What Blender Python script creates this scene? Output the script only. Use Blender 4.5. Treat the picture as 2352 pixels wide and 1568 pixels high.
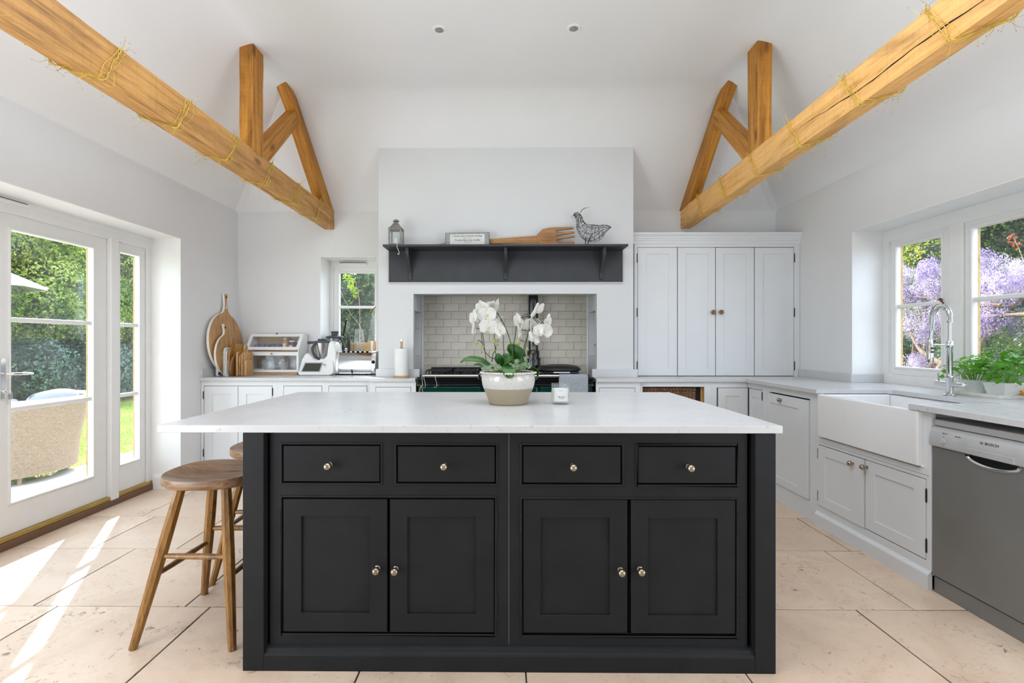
import bpy, bmesh, math, random
import numpy as np
from mathutils import Vector, Matrix

PI = math.pi
sc = bpy.context.scene
for _o in list(bpy.data.objects):
    bpy.data.objects.remove(_o)
COL = sc.collection

# ---------------------------------------------------------------- camera, world, lights, exposure
cam_d = bpy.data.cameras.new('camera')
cam = bpy.data.objects.new('camera', cam_d); COL.objects.link(cam)
cam.location = (0, 0, 1.25)
cam.rotation_euler = (PI / 2, 0, math.radians(0.5))
cam_d.sensor_width = 36.0
cam_d.lens = 1130 / 2352 * 36.0
cam_d.shift_x = 26 / 2352
cam_d.shift_y = 2 / 2352
cam_d.clip_start = 0.05; cam_d.clip_end = 200
sc.camera = cam

world = bpy.data.worlds.new('sky'); sc.world = world; world.use_nodes = True
_bg = world.node_tree.nodes['Background']
_bg.inputs[0].default_value = (0.70, 0.84, 1.0, 1); _bg.inputs[1].default_value = 2.8

def sun(name, travel, strength, angle, col):
    d = bpy.data.lights.new(name, 'SUN'); d.energy = strength; d.angle = math.radians(angle); d.color = col
    o = bpy.data.objects.new(name, d); COL.objects.link(o)
    o.rotation_euler = Vector(travel).to_track_quat('-Z', 'Y').to_euler(); o.location = (-6, 10, 7)
    return o
sun('sun', (0.498, -0.867, -0.584), 6.6, 0.6, (1.0, 0.95, 0.88))

def area(name, loc, travel, sx, sy, power, col=(1, 1, 1)):
    d = bpy.data.lights.new(name, 'AREA'); d.shape = 'RECTANGLE'; d.size = sx; d.size_y = sy; d.energy = power; d.color = col
    o = bpy.data.objects.new(name, d); COL.objects.link(o)
    o.location = loc; o.rotation_euler = Vector(travel).to_track_quat('-Z', 'Z').to_euler()
    return o
area('rear_fill_light', (0, -2.45, 1.5), (0, 1, 0.10), 5.0, 2.3, 4, (0.84, 0.92, 1.0))  # added fill lamp behind the camera; the front wall has no glazing
area('side_fill_light', (-2.70, 0.7, 1.25), (1, 0.45, 0.28), 2.0, 2.1, 44, (0.84, 0.92, 1.0))  # added side fill to brighten the room, not a modelled window
area('side_fill_light', (2.70, 0.7, 1.25), (-1, 0.35, 0.35), 2.0, 2.1, 26, (0.84, 0.92, 1.0))  # added fill from the opposite side, likewise no window of its own
area('overhead_fill_light', (0, 1.5, 3.33), (0, 0.0, -1), 3.2, 2.5, 34, (0.84, 0.92, 1.0))  # added overhead fill; the ceiling has no opening here

vs = sc.view_settings
vs.view_transform = 'Standard'; vs.look = 'None'; vs.gamma = 1.0; vs.use_curve_mapping = False
vs.exposure = 1.12
sc.cycles.max_bounces = 10; sc.cycles.diffuse_bounces = 5; sc.cycles.transparent_max_bounces = 16
sc.cycles.use_denoising = True
sc.cycles.sample_clamp_indirect = 8.0

# ---------------------------------------------------------------- helpers
WL = {}          # world location of every empty that parents something
def wl(o):
    return WL.get(o.name, Vector((0, 0, 0)))

def props(o, label=None, cat=None, group=None, kind=None):
    if label: o['label'] = label
    if cat: o['category'] = cat
    if group: o['group'] = group
    if kind: o['kind'] = kind
    return o

def thing(name, label, cat, loc=(0, 0, 0), group=None, kind=None, parent=None):
    o = bpy.data.objects.new(name, None); COL.objects.link(o)
    o.empty_display_size = 0.05
    if parent: 
        o.parent = parent; o.location = Vector(loc) - wl(parent)
    else: o.location = loc
    WL[o.name] = Vector(loc)
    return props(o, label, cat, group, kind)

class MB:
    """collects simple shapes in world metres and links them as ONE mesh object"""
    def __init__(s): s.v = []; s.f = []; s.m = []
    def raw(s, v, f, mi=0):
        b = len(s.v); s.v.extend([tuple(p) for p in v]); s.f.extend([tuple(i + b for i in q) for q in f]); s.m.extend([mi] * len(f)); return s
    def box(s, x0, x1, y0, y1, z0, z1, mi=0):
        x0, x1 = sorted((x0, x1)); y0, y1 = sorted((y0, y1)); z0, z1 = sorted((z0, z1))
        v = [(x0, y0, z0), (x1, y0, z0), (x1, y1, z0), (x0, y1, z0), (x0, y0, z1), (x1, y0, z1), (x1, y1, z1), (x0, y1, z1)]
        return s.raw(v, [(0, 3, 2, 1), (4, 5, 6, 7), (0, 1, 5, 4), (1, 2, 6, 5), (2, 3, 7, 6), (3, 0, 4, 7)], mi)
    def abox(s, ax, a0, a1, d0, d1, z0, z1, mi=0):
        return s.box(a0, a1, d0, d1, z0, z1, mi) if ax == 'Y' else s.box(d0, d1, a0, a1, z0, z1, mi)
    def obox(s, c, half, R, mi=0):
        v = []
        for k in (-1, 1):
            for i, j in ((-1, -1), (1, -1), (1, 1), (-1, 1)):
                v.append(Vector(c) + R @ Vector((i * half[0], j * half[1], k * half[2])))
        return s.raw(v, [(0, 3, 2, 1), (4, 5, 6, 7), (0, 1, 5, 4), (1, 2, 6, 5), (2, 3, 7, 6), (3, 0, 4, 7)], mi)
    def prism(s, poly, axis, a, b, mi=0):
        n = len(poly)
        def P(p, t):
            return {'x': (t, p[0], p[1]), 'y': (p[0], t, p[1]), 'z': (p[0], p[1], t)}[axis]
        v = [P(p, a) for p in poly] + [P(p, b) for p in poly]
        f = [tuple(range(n)), tuple(range(2 * n - 1, n - 1, -1))] + [(i, (i + 1) % n, n + (i + 1) % n, n + i) for i in range(n)]
        return s.raw(v, f, mi)
    def tube(s, path, r, n=8, cap=True, mi=0, closed=False):
        P = [Vector(p) for p in path]; m = len(P)
        if not hasattr(r, '__len__'): r = [r] * m
        T = []
        for i in range(m):
            if closed: t = P[(i + 1) % m] - P[i - 1]
            else: t = P[min(i + 1, m - 1)] - P[max(i - 1, 0)]
            T.append(t.normalized() if t.length > 1e-9 else Vector((0, 0, 1)))
        u = T[0].orthogonal().normalized()
        v = []
        for i in range(m):
            u = (u - T[i] * u.dot(T[i]))
            u = u.normalized() if u.length > 1e-6 else T[i].orthogonal().normalized()
            w = T[i].cross(u)
            for k in range(n):
                a = 2 * PI * k / n
                v.append(P[i] + (u * math.cos(a) + w * math.sin(a)) * r[i])
        f = []
        for i in range(m if closed else m - 1):
            j = (i + 1) % m
            for k in range(n):
                l = (k + 1) % n
                f.append((i * n + k, i * n + l, j * n + l, j * n + k))
        if cap and not closed:
            f.append(tuple(range(n - 1, -1, -1))); f.append(tuple(range((m - 1) * n, m * n)))
        return s.raw(v, f, mi)
    def lathe(s, prof, c, ax=(0, 0, 1), n=24, mi=0, sx=1.0, sy=1.0, a0=0.0, a1=2 * PI):
        ax = Vector(ax).normalized()
        q = Vector((0, 0, 1)).rotation_difference(ax)
        c = Vector(c); v = []; f = []; m = len(prof)
        full = abs(a1 - a0 - 2 * PI) < 1e-6
        nn = n if full else n + 1
        for (r, h) in prof:
            for k in range(nn):
                a = a0 + (a1 - a0) * k / n
                v.append(c + q @ Vector((r * math.cos(a) * sx, r * math.sin(a) * sy, h)))
        for i in range(m - 1):
            for k in range(n):
                l = (k + 1) % nn
                f.append((i * nn + k, i * nn + l, (i + 1) * nn + l, (i + 1) * nn + k))
        if full:
            if prof[0][0] > 1e-5: f.append(tuple(range(n - 1, -1, -1)))
            if prof[-1][0] > 1e-5: f.append(tuple(range((m - 1) * n, m * n)))
        return s.raw(v, f, mi)
    def ball(s, c, r, n=12, m=8, sc3=(1, 1, 1), mi=0):
        v = []; f = []
        for i in range(m + 1):
            t = PI * i / m
            for k in range(n):
                a = 2 * PI * k / n
                v.append((c[0] + r * sc3[0] * math.sin(t) * math.cos(a), c[1] + r * sc3[1] * math.sin(t) * math.sin(a), c[2] + r * sc3[2] * math.cos(t)))
        for i in range(m):
            for k in range(n):
                l = (k + 1) % n
                f.append((i * n + k, (i + 1) * n + k, (i + 1) * n + l, i * n + l))
        return s.raw(v, f, mi)
    def mesh(s, name, origin, mats, smooth=None, weld=True):
        me = bpy.data.meshes.new(name)
        ov = Vector(origin)
        me.from_pydata([tuple(Vector(p) - ov) for p in s.v], [], s.f)
        if not isinstance(mats, (list, tuple)): mats = [mats]
        for m_ in mats: me.materials.append(m_)
        if any(s.m): me.polygons.foreach_set('material_index', s.m)
        bm = bmesh.new(); bm.from_mesh(me)
        if weld: bmesh.ops.remove_doubles(bm, verts=bm.verts, dist=1e-6)
        bmesh.ops.recalc_face_normals(bm, faces=bm.faces)
        bm.to_mesh(me); bm.free()
        if smooth is not None:
            me.polygons.foreach_set('use_smooth', [True] * len(me.polygons))
            me.set_sharp_from_angle(angle=math.radians(smooth))
        return me
    def build(s, name, mats, parent=None, bevel=0, seg=2, smooth=None, label=None, cat=None, group=None, kind=None, weld=True):
        if parent is not None: org = wl(parent)
        else:
            A = np.array([tuple(p) for p in s.v]); lo = A.min(0); hi = A.max(0)
            org = Vector(((lo[0] + hi[0]) / 2, (lo[1] + hi[1]) / 2, lo[2]))
        me = s.mesh(name, org, mats, smooth, weld)
        o = bpy.data.objects.new(name, me); COL.objects.link(o)
        if parent is not None: o.parent = parent
        else: o.location = org
        WL[o.name] = Vector(org)
        if bevel:
            b = o.modifiers.new('bevel', 'BEVEL'); b.width = bevel; b.segments = seg; b.limit_method = 'ANGLE'; b.angle_limit = math.radians(40)
        return props(o, label, cat, group, kind)

def structure(name, mb, mats, **k):
    return mb.build(name, mats, kind='structure', **k)

def kids(o):
    return [c for c in bpy.data.objects if c.parent == o]
def copy_tree(o, parent=None, loc=None, rz=None):
    c = o.copy(); COL.objects.link(c); c.parent = parent
    if loc is not None: c.location = loc
    if rz is not None: c.rotation_euler = (0, 0, rz)
    for ch in kids(o): copy_tree(ch, c)
    return c
def place_copy(name, me, parent, loc, rot=(0, 0, 0), scale=1.0):
    """one more object sharing a mesh; loc in world metres"""
    o = bpy.data.objects.new(name, me); COL.objects.link(o)
    if parent is not None:
        o.parent = parent; o.location = Vector(loc) - wl(parent)
    else: o.location = loc
    o.rotation_euler = rot if not isinstance(rot, Matrix) else rot.to_euler()
    o.scale = (scale,) * 3 if not hasattr(scale, '__len__') else scale
    return o

def spline(pts, n=8):
    P = [Vector(p) for p in pts]; out = []
    for i in range(len(P) - 1):
        p0 = P[max(i - 1, 0)]; p1 = P[i]; p2 = P[i + 1]; p3 = P[min(i + 2, len(P) - 1)]
        for k in range(n):
            t = k / n
            out.append(0.5 * ((2 * p1) + (p2 - p0) * t + (2 * p0 - 5 * p1 + 4 * p2 - p3) * t * t + (3 * p1 - p0 - 3 * p2 + p3) * t ** 3))
    out.append(P[-1]); return out

# ---------------------------------------------------------------- materials
MT = {}
def newmat(name):
    m = bpy.data.materials.new(name); m.use_nodes = True
    nt = m.node_tree; b = nt.nodes['Principled BSDF']; MT[name] = m
    return m, nt, b
def N(nt, t, **k):
    n = nt.nodes.new(t)
    for a, v in k.items(): setattr(n, a, v)
    return n
def coords(nt, scale=(1, 1, 1), kind='Object', rot=(0, 0, 0)):
    tc = N(nt, 'ShaderNodeTexCoord'); mp = N(nt, 'ShaderNodeMapping'); o = tc.outputs[kind]
    if any(rot):
        m0 = N(nt, 'ShaderNodeMapping'); m0.inputs['Rotation'].default_value = rot; nt.links.new(o, m0.inputs['Vector']); o = m0.outputs['Vector']
    mp.inputs['Scale'].default_value = scale
    nt.links.new(o, mp.inputs['Vector']); return mp.outputs['Vector']
def ramp(nt, fac, stops):
    r = N(nt, 'ShaderNodeValToRGB'); e = r.color_ramp.elements
    e[0].position = stops[0][0]; e[0].color = (*stops[0][1], 1)
    e[1].position = stops[-1][0]; e[1].color = (*stops[-1][1], 1)
    for p, c in stops[1:-1]:
        x = e.new(p); x.color = (*c, 1)
    nt.links.new(fac, r.inputs[0]); return r.outputs[0]
def noise(nt, vec, scale, detail=4, rough=0.5, dist=0.0):
    n = N(nt, 'ShaderNodeTexNoise'); n.inputs['Scale'].default_value = scale; n.inputs['Detail'].default_value = detail
    n.inputs['Roughness'].default_value = rough; n.inputs['Distortion'].default_value = dist
    nt.links.new(vec, n.inputs['Vector']); return n.outputs['Fac']
def bump(nt, b, h, strength, dist=0.01):
    n = N(nt, 'ShaderNodeBump'); n.inputs['Strength'].default_value = strength; n.inputs['Distance'].default_value = dist
    nt.links.new(h, n.inputs['Height']); nt.links.new(n.outputs[0], b.inputs['Normal'])
def sh(c, k): return tuple(max(0, min(1, x * k)) for x in c)

def plain(name, col, rough=0.5, metal=0.0, nscale=12, namt=0.05, bscale=0, bstr=0.0, coat=0.0, spec=0.5, trans=0.0, ior=1.45):
    m, nt, b = newmat(name)
    v = coords(nt)
    f = noise(nt, v, nscale, 3)
    nt.links.new(ramp(nt, f, [(0.3, sh(col, 1 - namt)), (0.7, sh(col, 1 + namt))]), b.inputs['Base Color'])
    b.inputs['Roughness'].default_value = rough; b.inputs['Metallic'].default_value = metal
    b.inputs['Specular IOR Level'].default_value = spec; b.inputs['Coat Weight'].default_value = coat
    b.inputs['Coat Roughness'].default_value = 0.1
    b.inputs['Transmission Weight'].default_value = trans; b.inputs['IOR'].default_value = ior
    if bscale: bump(nt, b, noise(nt, v, bscale, 4), bstr)
    return m

def wood(name, dark, mid, light, scale=6.0, axis='z', rough=0.5, knots=True, bstr=0.15, coat=0.0, rot=(0, 0, 0)):
    marks = 0.4 if 'oak' in name else 0.08
    """sawn timber: long fine grain, broad tone drift, cross saw marks and a few knots"""
    m, nt, b = newmat(name)
    def st(f): return {'x': (f, 1, 1), 'y': (1, f, 1), 'z': (1, 1, f)}[axis]
    f1 = noise(nt, coords(nt, st(0.05), rot=rot), scale * 14, 8, 0.68, 0.6)
    f2 = noise(nt, coords(nt, st(0.22), rot=rot), scale * 1.1, 4, 0.6, 1.6)
    c1 = ramp(nt, f1, [(0.30, dark), (0.48, mid), (0.70, light)])
    c2 = ramp(nt, f2, [(0.30, (0.55, 0.50, 0.45)), (0.46, (0.93, 0.90, 0.87)), (0.68, (1.08, 1.05, 1.0))])
    mx = N(nt, 'ShaderNodeMix', data_type='RGBA', blend_type='MULTIPLY'); mx.inputs[0].default_value = 1.0 if knots else 0.5
    nt.links.new(c1, mx.inputs[6]); nt.links.new(c2, mx.inputs[7])
    vo = N(nt, 'ShaderNodeTexVoronoi'); vo.inputs['Scale'].default_value = scale * 1.2; nt.links.new(coords(nt, st(0.45), rot=rot), vo.inputs['Vector'])
    c3 = ramp(nt, vo.outputs['Distance'], [(0.035, (0.30, 0.22, 0.16)), (0.11, (1, 1, 1))])
    f4 = noise(nt, coords(nt, {'x': (30, 1.2, 1.2), 'y': (1.2, 30, 1.2), 'z': (1.2, 1.2, 30)}[axis], rot=rot), 1.6, 3, 0.6)
    c4 = ramp(nt, f4, [(0.34, (0.80, 0.78, 0.76)), (0.5, (1, 1, 1))])
    m2 = N(nt, 'ShaderNodeMix', data_type='RGBA', blend_type='MULTIPLY'); m2.inputs[0].default_value = 0.8
    m3 = N(nt, 'ShaderNodeMix', data_type='RGBA', blend_type='MULTIPLY'); m3.inputs[0].default_value = marks
    nt.links.new(mx.outputs[2], m2.inputs[6]); nt.links.new(c3, m2.inputs[7])
    nt.links.new(m2.outputs[2], m3.inputs[6]); nt.links.new(c4, m3.inputs[7]); nt.links.new(m3.outputs[2], b.inputs['Base Color'])
    b.inputs['Roughness'].default_value = rough; b.inputs['Coat Weight'].default_value = coat
    bump(nt, b, f1, bstr * 2, 0.003)
    return m

def stone(name, base, fleck):
    m, nt, b = newmat(name); v = coords(nt)
    f = noise(nt, v, 55, 5, 0.6, 0.6); g = noise(nt, v, 5, 3)
    c1 = ramp(nt, f, [(0.30, fleck), (0.38, base), (0.62, base), (0.76, sh(base, 1.1))])
    c2 = ramp(nt, g, [(0.3, (0.95, 0.95, 0.96)), (0.7, (1, 1, 1))])
    mx = N(nt, 'ShaderNodeMix', data_type='RGBA', blend_type='MULTIPLY'); mx.inputs[0].default_value = 1
    nt.links.new(c1, mx.inputs[6]); nt.links.new(c2, mx.inputs[7]); nt.links.new(mx.outputs[2], b.inputs['Base Color'])
    b.inputs['Roughness'].default_value = 0.24
    return m

def travertine(name):
    m, nt, b = newmat(name)
    tc = N(nt, 'ShaderNodeTexCoord'); oi = N(nt, 'ShaderNodeObjectInfo')
    ad = N(nt, 'ShaderNodeVectorMath', operation='ADD'); nt.links.new(tc.outputs['Object'], ad.inputs[0])
    ml = N(nt, 'ShaderNodeMath', operation='MULTIPLY'); ml.inputs[1].default_value = 37.0
    nt.links.new(oi.outputs['Random'], ml.inputs[0]); nt.links.new(ml.outputs[0], ad.inputs[1])
    v = ad.outputs[0]
    g = noise(nt, v, 2.2, 5, 0.6, 0.8)
    c1 = ramp(nt, g, [(0.25, (0.56, 0.41, 0.30)), (0.5, (0.66, 0.505, 0.38)), (0.8, (0.73, 0.585, 0.455))])
    f = noise(nt, v, 34, 10, 0.78, 0.9)                    # pits and short veins, thicker in some areas
    gm = noise(nt, v, 3.5, 3, 0.6)
    ma = N(nt, 'ShaderNodeMath', operation='MULTIPLY_ADD'); ma.inputs[1].default_value = 0.26; nt.links.new(gm, ma.inputs[0]); nt.links.new(f, ma.inputs[2]); 
    su = N(nt, 'ShaderNodeMath', operation='SUBTRACT'); su.inputs[1].default_value = 0.13; nt.links.new(ma.outputs[0], su.inputs[0]); f = su.outputs[0]
    c2 = ramp(nt, f, [(0.350, (0.13, 0.09, 0.06)), (0.372, (0.66, 0.60, 0.54)), (0.41, (0.94, 0.93, 0.91)), (0.5, (1, 1, 1))])
    mx = N(nt, 'ShaderNodeMix', data_type='RGBA', blend_type='MULTIPLY'); mx.inputs[0].default_value = 0.85
    nt.links.new(c1, mx.inputs[6]); nt.links.new(c2, mx.inputs[7])
    hs = N(nt, 'ShaderNodeHueSaturation'); mr = N(nt, 'ShaderNodeMapRange'); mr.inputs['To Min'].default_value = 0.93; mr.inputs['To Max'].default_value = 1.06
    nt.links.new(oi.outputs['Random'], mr.inputs[0]); nt.links.new(mr.outputs[0], hs.inputs['Value'])
    nt.links.new(mx.outputs[2], hs.inputs['Color']); nt.links.new(hs.outputs[0], b.inputs['Base Color'])
    b.inputs['Roughness'].default_value = 0.36
    bump(nt, b, c2, 0.25, 0.004)
    return m

def glazed(name, col):
    m, nt, b = newmat(name)
    oi = N(nt, 'ShaderNodeObjectInfo'); v = coords(nt, kind='Generated')
    f = noise(nt, coords(nt), 14, 3)
    hs = N(nt, 'ShaderNodeHueSaturation'); mr = N(nt, 'ShaderNodeMapRange'); mr.inputs['To Min'].default_value = 0.93; mr.inputs['To Max'].default_value = 1.04
    nt.links.new(oi.outputs['Random'], mr.inputs[0]); nt.links.new(mr.outputs[0], hs.inputs['Value'])
    nt.links.new(ramp(nt, f, [(0.3, sh(col, 0.92)), (0.7, sh(col, 1.05))]), hs.inputs['Color'])
    nt.links.new(hs.outputs[0], b.inputs['Base Color'])
    b.inputs['Roughness'].default_value = 0.12; b.inputs['Coat Weight'].default_value = 0.4
    bump(nt, b, f, 0.25, 0.01)
    return m

def foliage(name, cols, scale=1.2, trans=0.45, rough=0.5, fine=9):
    m, nt, b = newmat(name)
    v = coords(nt)
    f = noise(nt, v, scale, 3, 0.6); g = noise(nt, v, fine, 2)
    ad = N(nt, 'ShaderNodeMath', operation='ADD'); s2 = N(nt, 'ShaderNodeMath', operation='MULTIPLY'); s2.inputs[1].default_value = 0.5
    nt.links.new(f, ad.inputs[0]); nt.links.new(g, ad.inputs[1]); nt.links.new(ad.outputs[0], s2.inputs[0])
    n = len(cols)
    c = ramp(nt, s2.outputs[0], [(0.36 + 0.28 * i / (n - 1), cols[i]) for i in range(n)])
    nt.links.new(c, b.inputs['Base Color']); b.inputs['Roughness'].default_value = rough
    tr = N(nt, 'ShaderNodeBsdfTranslucent'); mx = N(nt, 'ShaderNodeMixShader'); mx.inputs[0].default_value = trans
    nt.links.new(c, tr.inputs['Color'])
    out = nt.nodes['Material Output']
    nt.links.new(b.outputs[0], mx.inputs[1]); nt.links.new(tr.outputs[0], mx.inputs[2]); nt.links.new(mx.outputs[0], out.inputs['Surface'])
    return m

def pane_glass(name, haze=0.04, tint=(1, 1, 1), refl=1.0):
    m, nt, b = newmat(name); nt.nodes.remove(b)
    t = N(nt, 'ShaderNodeBsdfTransparent'); t.inputs[0].default_value = (*tint, 1)
    g = N(nt, 'ShaderNodeBsdfGlossy'); g.inputs['Roughness'].default_value = 0.02
    d = N(nt, 'ShaderNodeBsdfDiffuse'); d.inputs[0].default_value = (0.8, 0.85, 0.9, 1)
    fr = N(nt, 'ShaderNodeFresnel'); fr.inputs[0].default_value = 1.45
    mu = N(nt, 'ShaderNodeMath', operation='MULTIPLY')
    ge = N(nt, 'ShaderNodeNewGeometry'); mb = N(nt, 'ShaderNodeMapRange'); mb.inputs['To Min'].default_value = refl; mb.inputs['To Max'].default_value = 0.0
    nt.links.new(ge.outputs['Backfacing'], mb.inputs[0]); nt.links.new(mb.outputs[0], mu.inputs[1])   # reflect once, on the near face only
    nt.links.new(fr.outputs[0], mu.inputs[0])
    m1 = N(nt, 'ShaderNodeMixShader'); m2 = N(nt, 'ShaderNodeMixShader')
    f = noise(nt, coords(nt), 3.0, 5, 0.6)
    mr = N(nt, 'ShaderNodeMapRange'); mr.inputs['From Min'].default_value = 0.35; mr.inputs['From Max'].default_value = 0.7
    mr.inputs['To Min'].default_value = haze * 0.3; mr.inputs['To Max'].default_value = haze * 1.8
    nt.links.new(f, mr.inputs[0]); nt.links.new(mr.outputs[0], m1.inputs[0])
    nt.links.new(t.outputs[0], m1.inputs[1]); nt.links.new(d.outputs[0], m1.inputs[2])
    nt.links.new(mu.outputs[0], m2.inputs[0]); nt.links.new(m1.outputs[0], m2.inputs[1]); nt.links.new(g.outputs[0], m2.inputs[2])
    nt.links.new(m2.outputs[0], nt.nodes['Material Output'].inputs['Surface'])
    return m

M_wall = plain('wall_paint', (0.74, 0.745, 0.75), 0.85, nscale=2, namt=0.015, bscale=60, bstr=0.03)
M_ceil = plain('ceiling_paint', (0.82, 0.83, 0.84), 0.9, nscale=1.5, namt=0.015, bscale=30, bstr=0.03)
M_white = plain('white_joinery', (0.80, 0.80, 0.79), 0.35, namt=0.015)
M_breast = plain('chimney_paint', (0.66, 0.67, 0.675), 0.85, nscale=2, namt=0.015, bscale=60, bstr=0.03)
M_cab = plain('cabinet_paint', (0.71, 0.725, 0.74), 0.42, nscale=4, namt=0.015, bscale=90, bstr=0.02)
M_char = plain('charcoal_paint', (0.0145, 0.0154, 0.0168), 0.5, nscale=7, namt=0.12, bscale=120, bstr=0.04, spec=0.2)
M_charshelf = plain('slate_grey_paint', (0.036, 0.039, 0.045), 0.5, nscale=7, namt=0.1, bscale=120, bstr=0.04)
M_gap = plain('dark_gap', (0.01, 0.01, 0.01), 0.9)
M_blackiron = plain('black_iron', (0.012, 0.012, 0.013), 0.45)
M_enamel_black = plain('black_enamel', (0.010, 0.010, 0.012), 0.12, coat=0.5)
M_green = plain('green_enamel', (0.004, 0.040, 0.030), 0.12, coat=0.6, namt=0.1)
M_chrome = plain('chrome', (0.72, 0.73, 0.74), 0.10, metal=1.0, namt=0.02)
M_steel = plain('brushed_steel', (0.50, 0.505, 0.51), 0.30, metal=1.0, namt=0.03, nscale=40)
M_dwdoor = plain('dark_steel', (0.24, 0.24, 0.235), 0.46, metal=0.55, namt=0.08, nscale=3)
M_dwpanel = plain('silver_plastic', (0.56, 0.56, 0.56), 0.36, metal=0.4, namt=0.04)
M_brass = plain('aged_brass', (0.36, 0.305, 0.23), 0.25, metal=0.95, namt=0.2, nscale=30)
M_bronze = plain('bronze', (0.20, 0.12, 0.06), 0.35, metal=0.8, namt=0.2)
M_top = stone('quartz_worktop', (0.59, 0.59, 0.595), (0.45, 0.45, 0.445))
M_ceramic = plain('white_ceramic', (0.84, 0.845, 0.85), 0.16, coat=0.3, namt=0.01)
M_trav = travertine('travertine')
M_grout = plain('grout', (0.045, 0.034, 0.025), 0.9, namt=0.2)
M_wgrout = plain('wall_grout', (0.46, 0.42, 0.35), 0.9)
M_metro = glazed('cream_glaze', (0.64, 0.60, 0.52))
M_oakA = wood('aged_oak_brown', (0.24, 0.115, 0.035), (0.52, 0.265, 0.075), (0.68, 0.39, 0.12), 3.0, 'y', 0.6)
M_oakB = wood('oak_pale', (0.52, 0.255, 0.065), (0.80, 0.44, 0.14), (0.88, 0.56, 0.22), 3.0, 'y', 0.6)
M_oakV = wood('oak_post', (0.22, 0.08, 0.008), (0.48, 0.20, 0.02), (0.66, 0.32, 0.04), 3.0, 'z', 0.6)
M_oakS = wood('oak_strut', (0.22, 0.08, 0.008), (0.48, 0.20, 0.02), (0.66, 0.32, 0.04), 3.0, 'z', 0.6, rot=(math.radians(47.4), 0, 0))
M_oakR = wood('oak_rafter', (0.22, 0.08, 0.008), (0.48, 0.20, 0.02), (0.66, 0.32, 0.04), 3.0, 'z', 0.6, rot=(math.radians(-51.6), 0, 0))
M_stool = wood('stool_wood', (0.11, 0.05, 0.010), (0.25, 0.12, 0.025), (0.40, 0.21, 0.055), 5.0, 'z', 0.38, coat=0.2)
M_stoolseat = wood('stool_seat_wood', (0.12, 0.06, 0.03), (0.25, 0.14, 0.075), (0.38, 0.24, 0.14), 5.0, 'x', 0.36, coat=0.25)
M_thresh = wood('threshold_oak', (0.28, 0.17, 0.03), (0.42, 0.27, 0.05), (0.52, 0.36, 0.09), 5.0, 'y', 0.4)
M_brown = plain('brown_sill', (0.16, 0.085, 0.05), 0.5)
M_board = wood('mango_wood', (0.34, 0.16, 0.06), (0.52, 0.30, 0.13), (0.64, 0.41, 0.20), 4.0, 'z', 0.55)
M_board2 = wood('acacia_wood', (0.13, 0.06, 0.022), (0.27, 0.13, 0.045), (0.42, 0.23, 0.09), 6.0, 'z', 0.5)
M_honey = wood('honey_wood', (0.34, 0.15, 0.02), (0.52, 0.25, 0.04), (0.62, 0.34, 0.08), 5.0, 'z', 0.4)
M_bamboo = wood('bamboo', (0.45, 0.27, 0.11), (0.56, 0.36, 0.16), (0.65, 0.45, 0.22), 5.0, 'x', 0.45)
M_fork = wood('fork_wood', (0.26, 0.11, 0.035), (0.42, 0.20, 0.07), (0.54, 0.30, 0.12), 5.0, 'x', 0.55)
M_whitewash = plain('white_paint_rim', (0.80, 0.77, 0.70), 0.6)
M_plastic = plain('white_plastic', (0.78, 0.78, 0.77), 0.3, namt=0.01)
M_greyplastic = plain('grey_plastic', (0.05, 0.058, 0.068), 0.35)
M_polish = plain('polished_steel', (0.42, 0.43, 0.44), 0.14, metal=1.0, namt=0.05)
M_sprig = foliage('sprig_leaf', [(0.14, 0.26, 0.01), (0.34, 0.46, 0.02)], 8, 0.4)
M_screen = plain('dark_screen', (0.05, 0.05, 0.04), 0.08)
M_paper = plain('paper_towel', (0.82, 0.82, 0.81), 0.9, bscale=150, bstr=0.4)
M_cloth = plain('grey_cloth', (0.36, 0.39, 0.43), 0.9, nscale=120, namt=0.25, bscale=260, bstr=0.5)
M_zinc = plain('weathered_zinc', (0.22, 0.21, 0.19), 0.5, metal=0.4, namt=0.2, nscale=40)
M_wire = plain('black_wire', (0.02, 0.02, 0.02), 0.5)
M_twig = plain('dry_twig', (0.62, 0.44, 0.06), 0.7, namt=0.25, nscale=30)
M_twigtip = plain('bud_tip', (0.30, 0.27, 0.20), 0.7)
M_rope = plain('jute', (0.40, 0.28, 0.15), 0.9)
M_string = plain('white_string', (0.75, 0.74, 0.70), 0.7)
M_signframe = plain('sign_frame', (0.30, 0.335, 0.325), 0.8, nscale=220, namt=0.4)
M_signedge = plain('sign_edge', (0.09, 0.06, 0.045), 0.8)
M_signface = plain('sign_face', (0.66, 0.66, 0.63), 0.7, nscale=160, namt=0.05)
M_ink = plain('black_ink', (0.02, 0.02, 0.02), 0.6)
M_inkgrey = plain('grey_ink', (0.25, 0.25, 0.25), 0.6)
M_vent = plain('vent_grey', (0.22, 0.21, 0.19), 0.6)
M_pane = pane_glass('window_pane', 0.05)
M_jarglass = pane_glass('jar_glass', 0.05, (0.96, 0.98, 0.98), 1.6)
M_lens = plain('lamp_lens', (0.30, 0.30, 0.29), 0.3, namt=0.5, nscale=90)
M_orchid = foliage('orchid_petal', [(0.72, 0.71, 0.66), (0.80, 0.79, 0.76)], 8, 0.35, 0.5)
M_lip = plain('orchid_lip', (0.78, 0.70, 0.34), 0.5, namt=0.2, nscale=80)
M_bud = foliage('orchid_bud', [(0.20, 0.28, 0.03), (0.50, 0.50, 0.18)], 40, 0.15, 0.5)
M_stem = plain('orchid_stem', (0.06, 0.11, 0.025), 0.45, namt=0.2)
M_stake = plain('black_stake', (0.012, 0.013, 0.012), 0.4)
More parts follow.
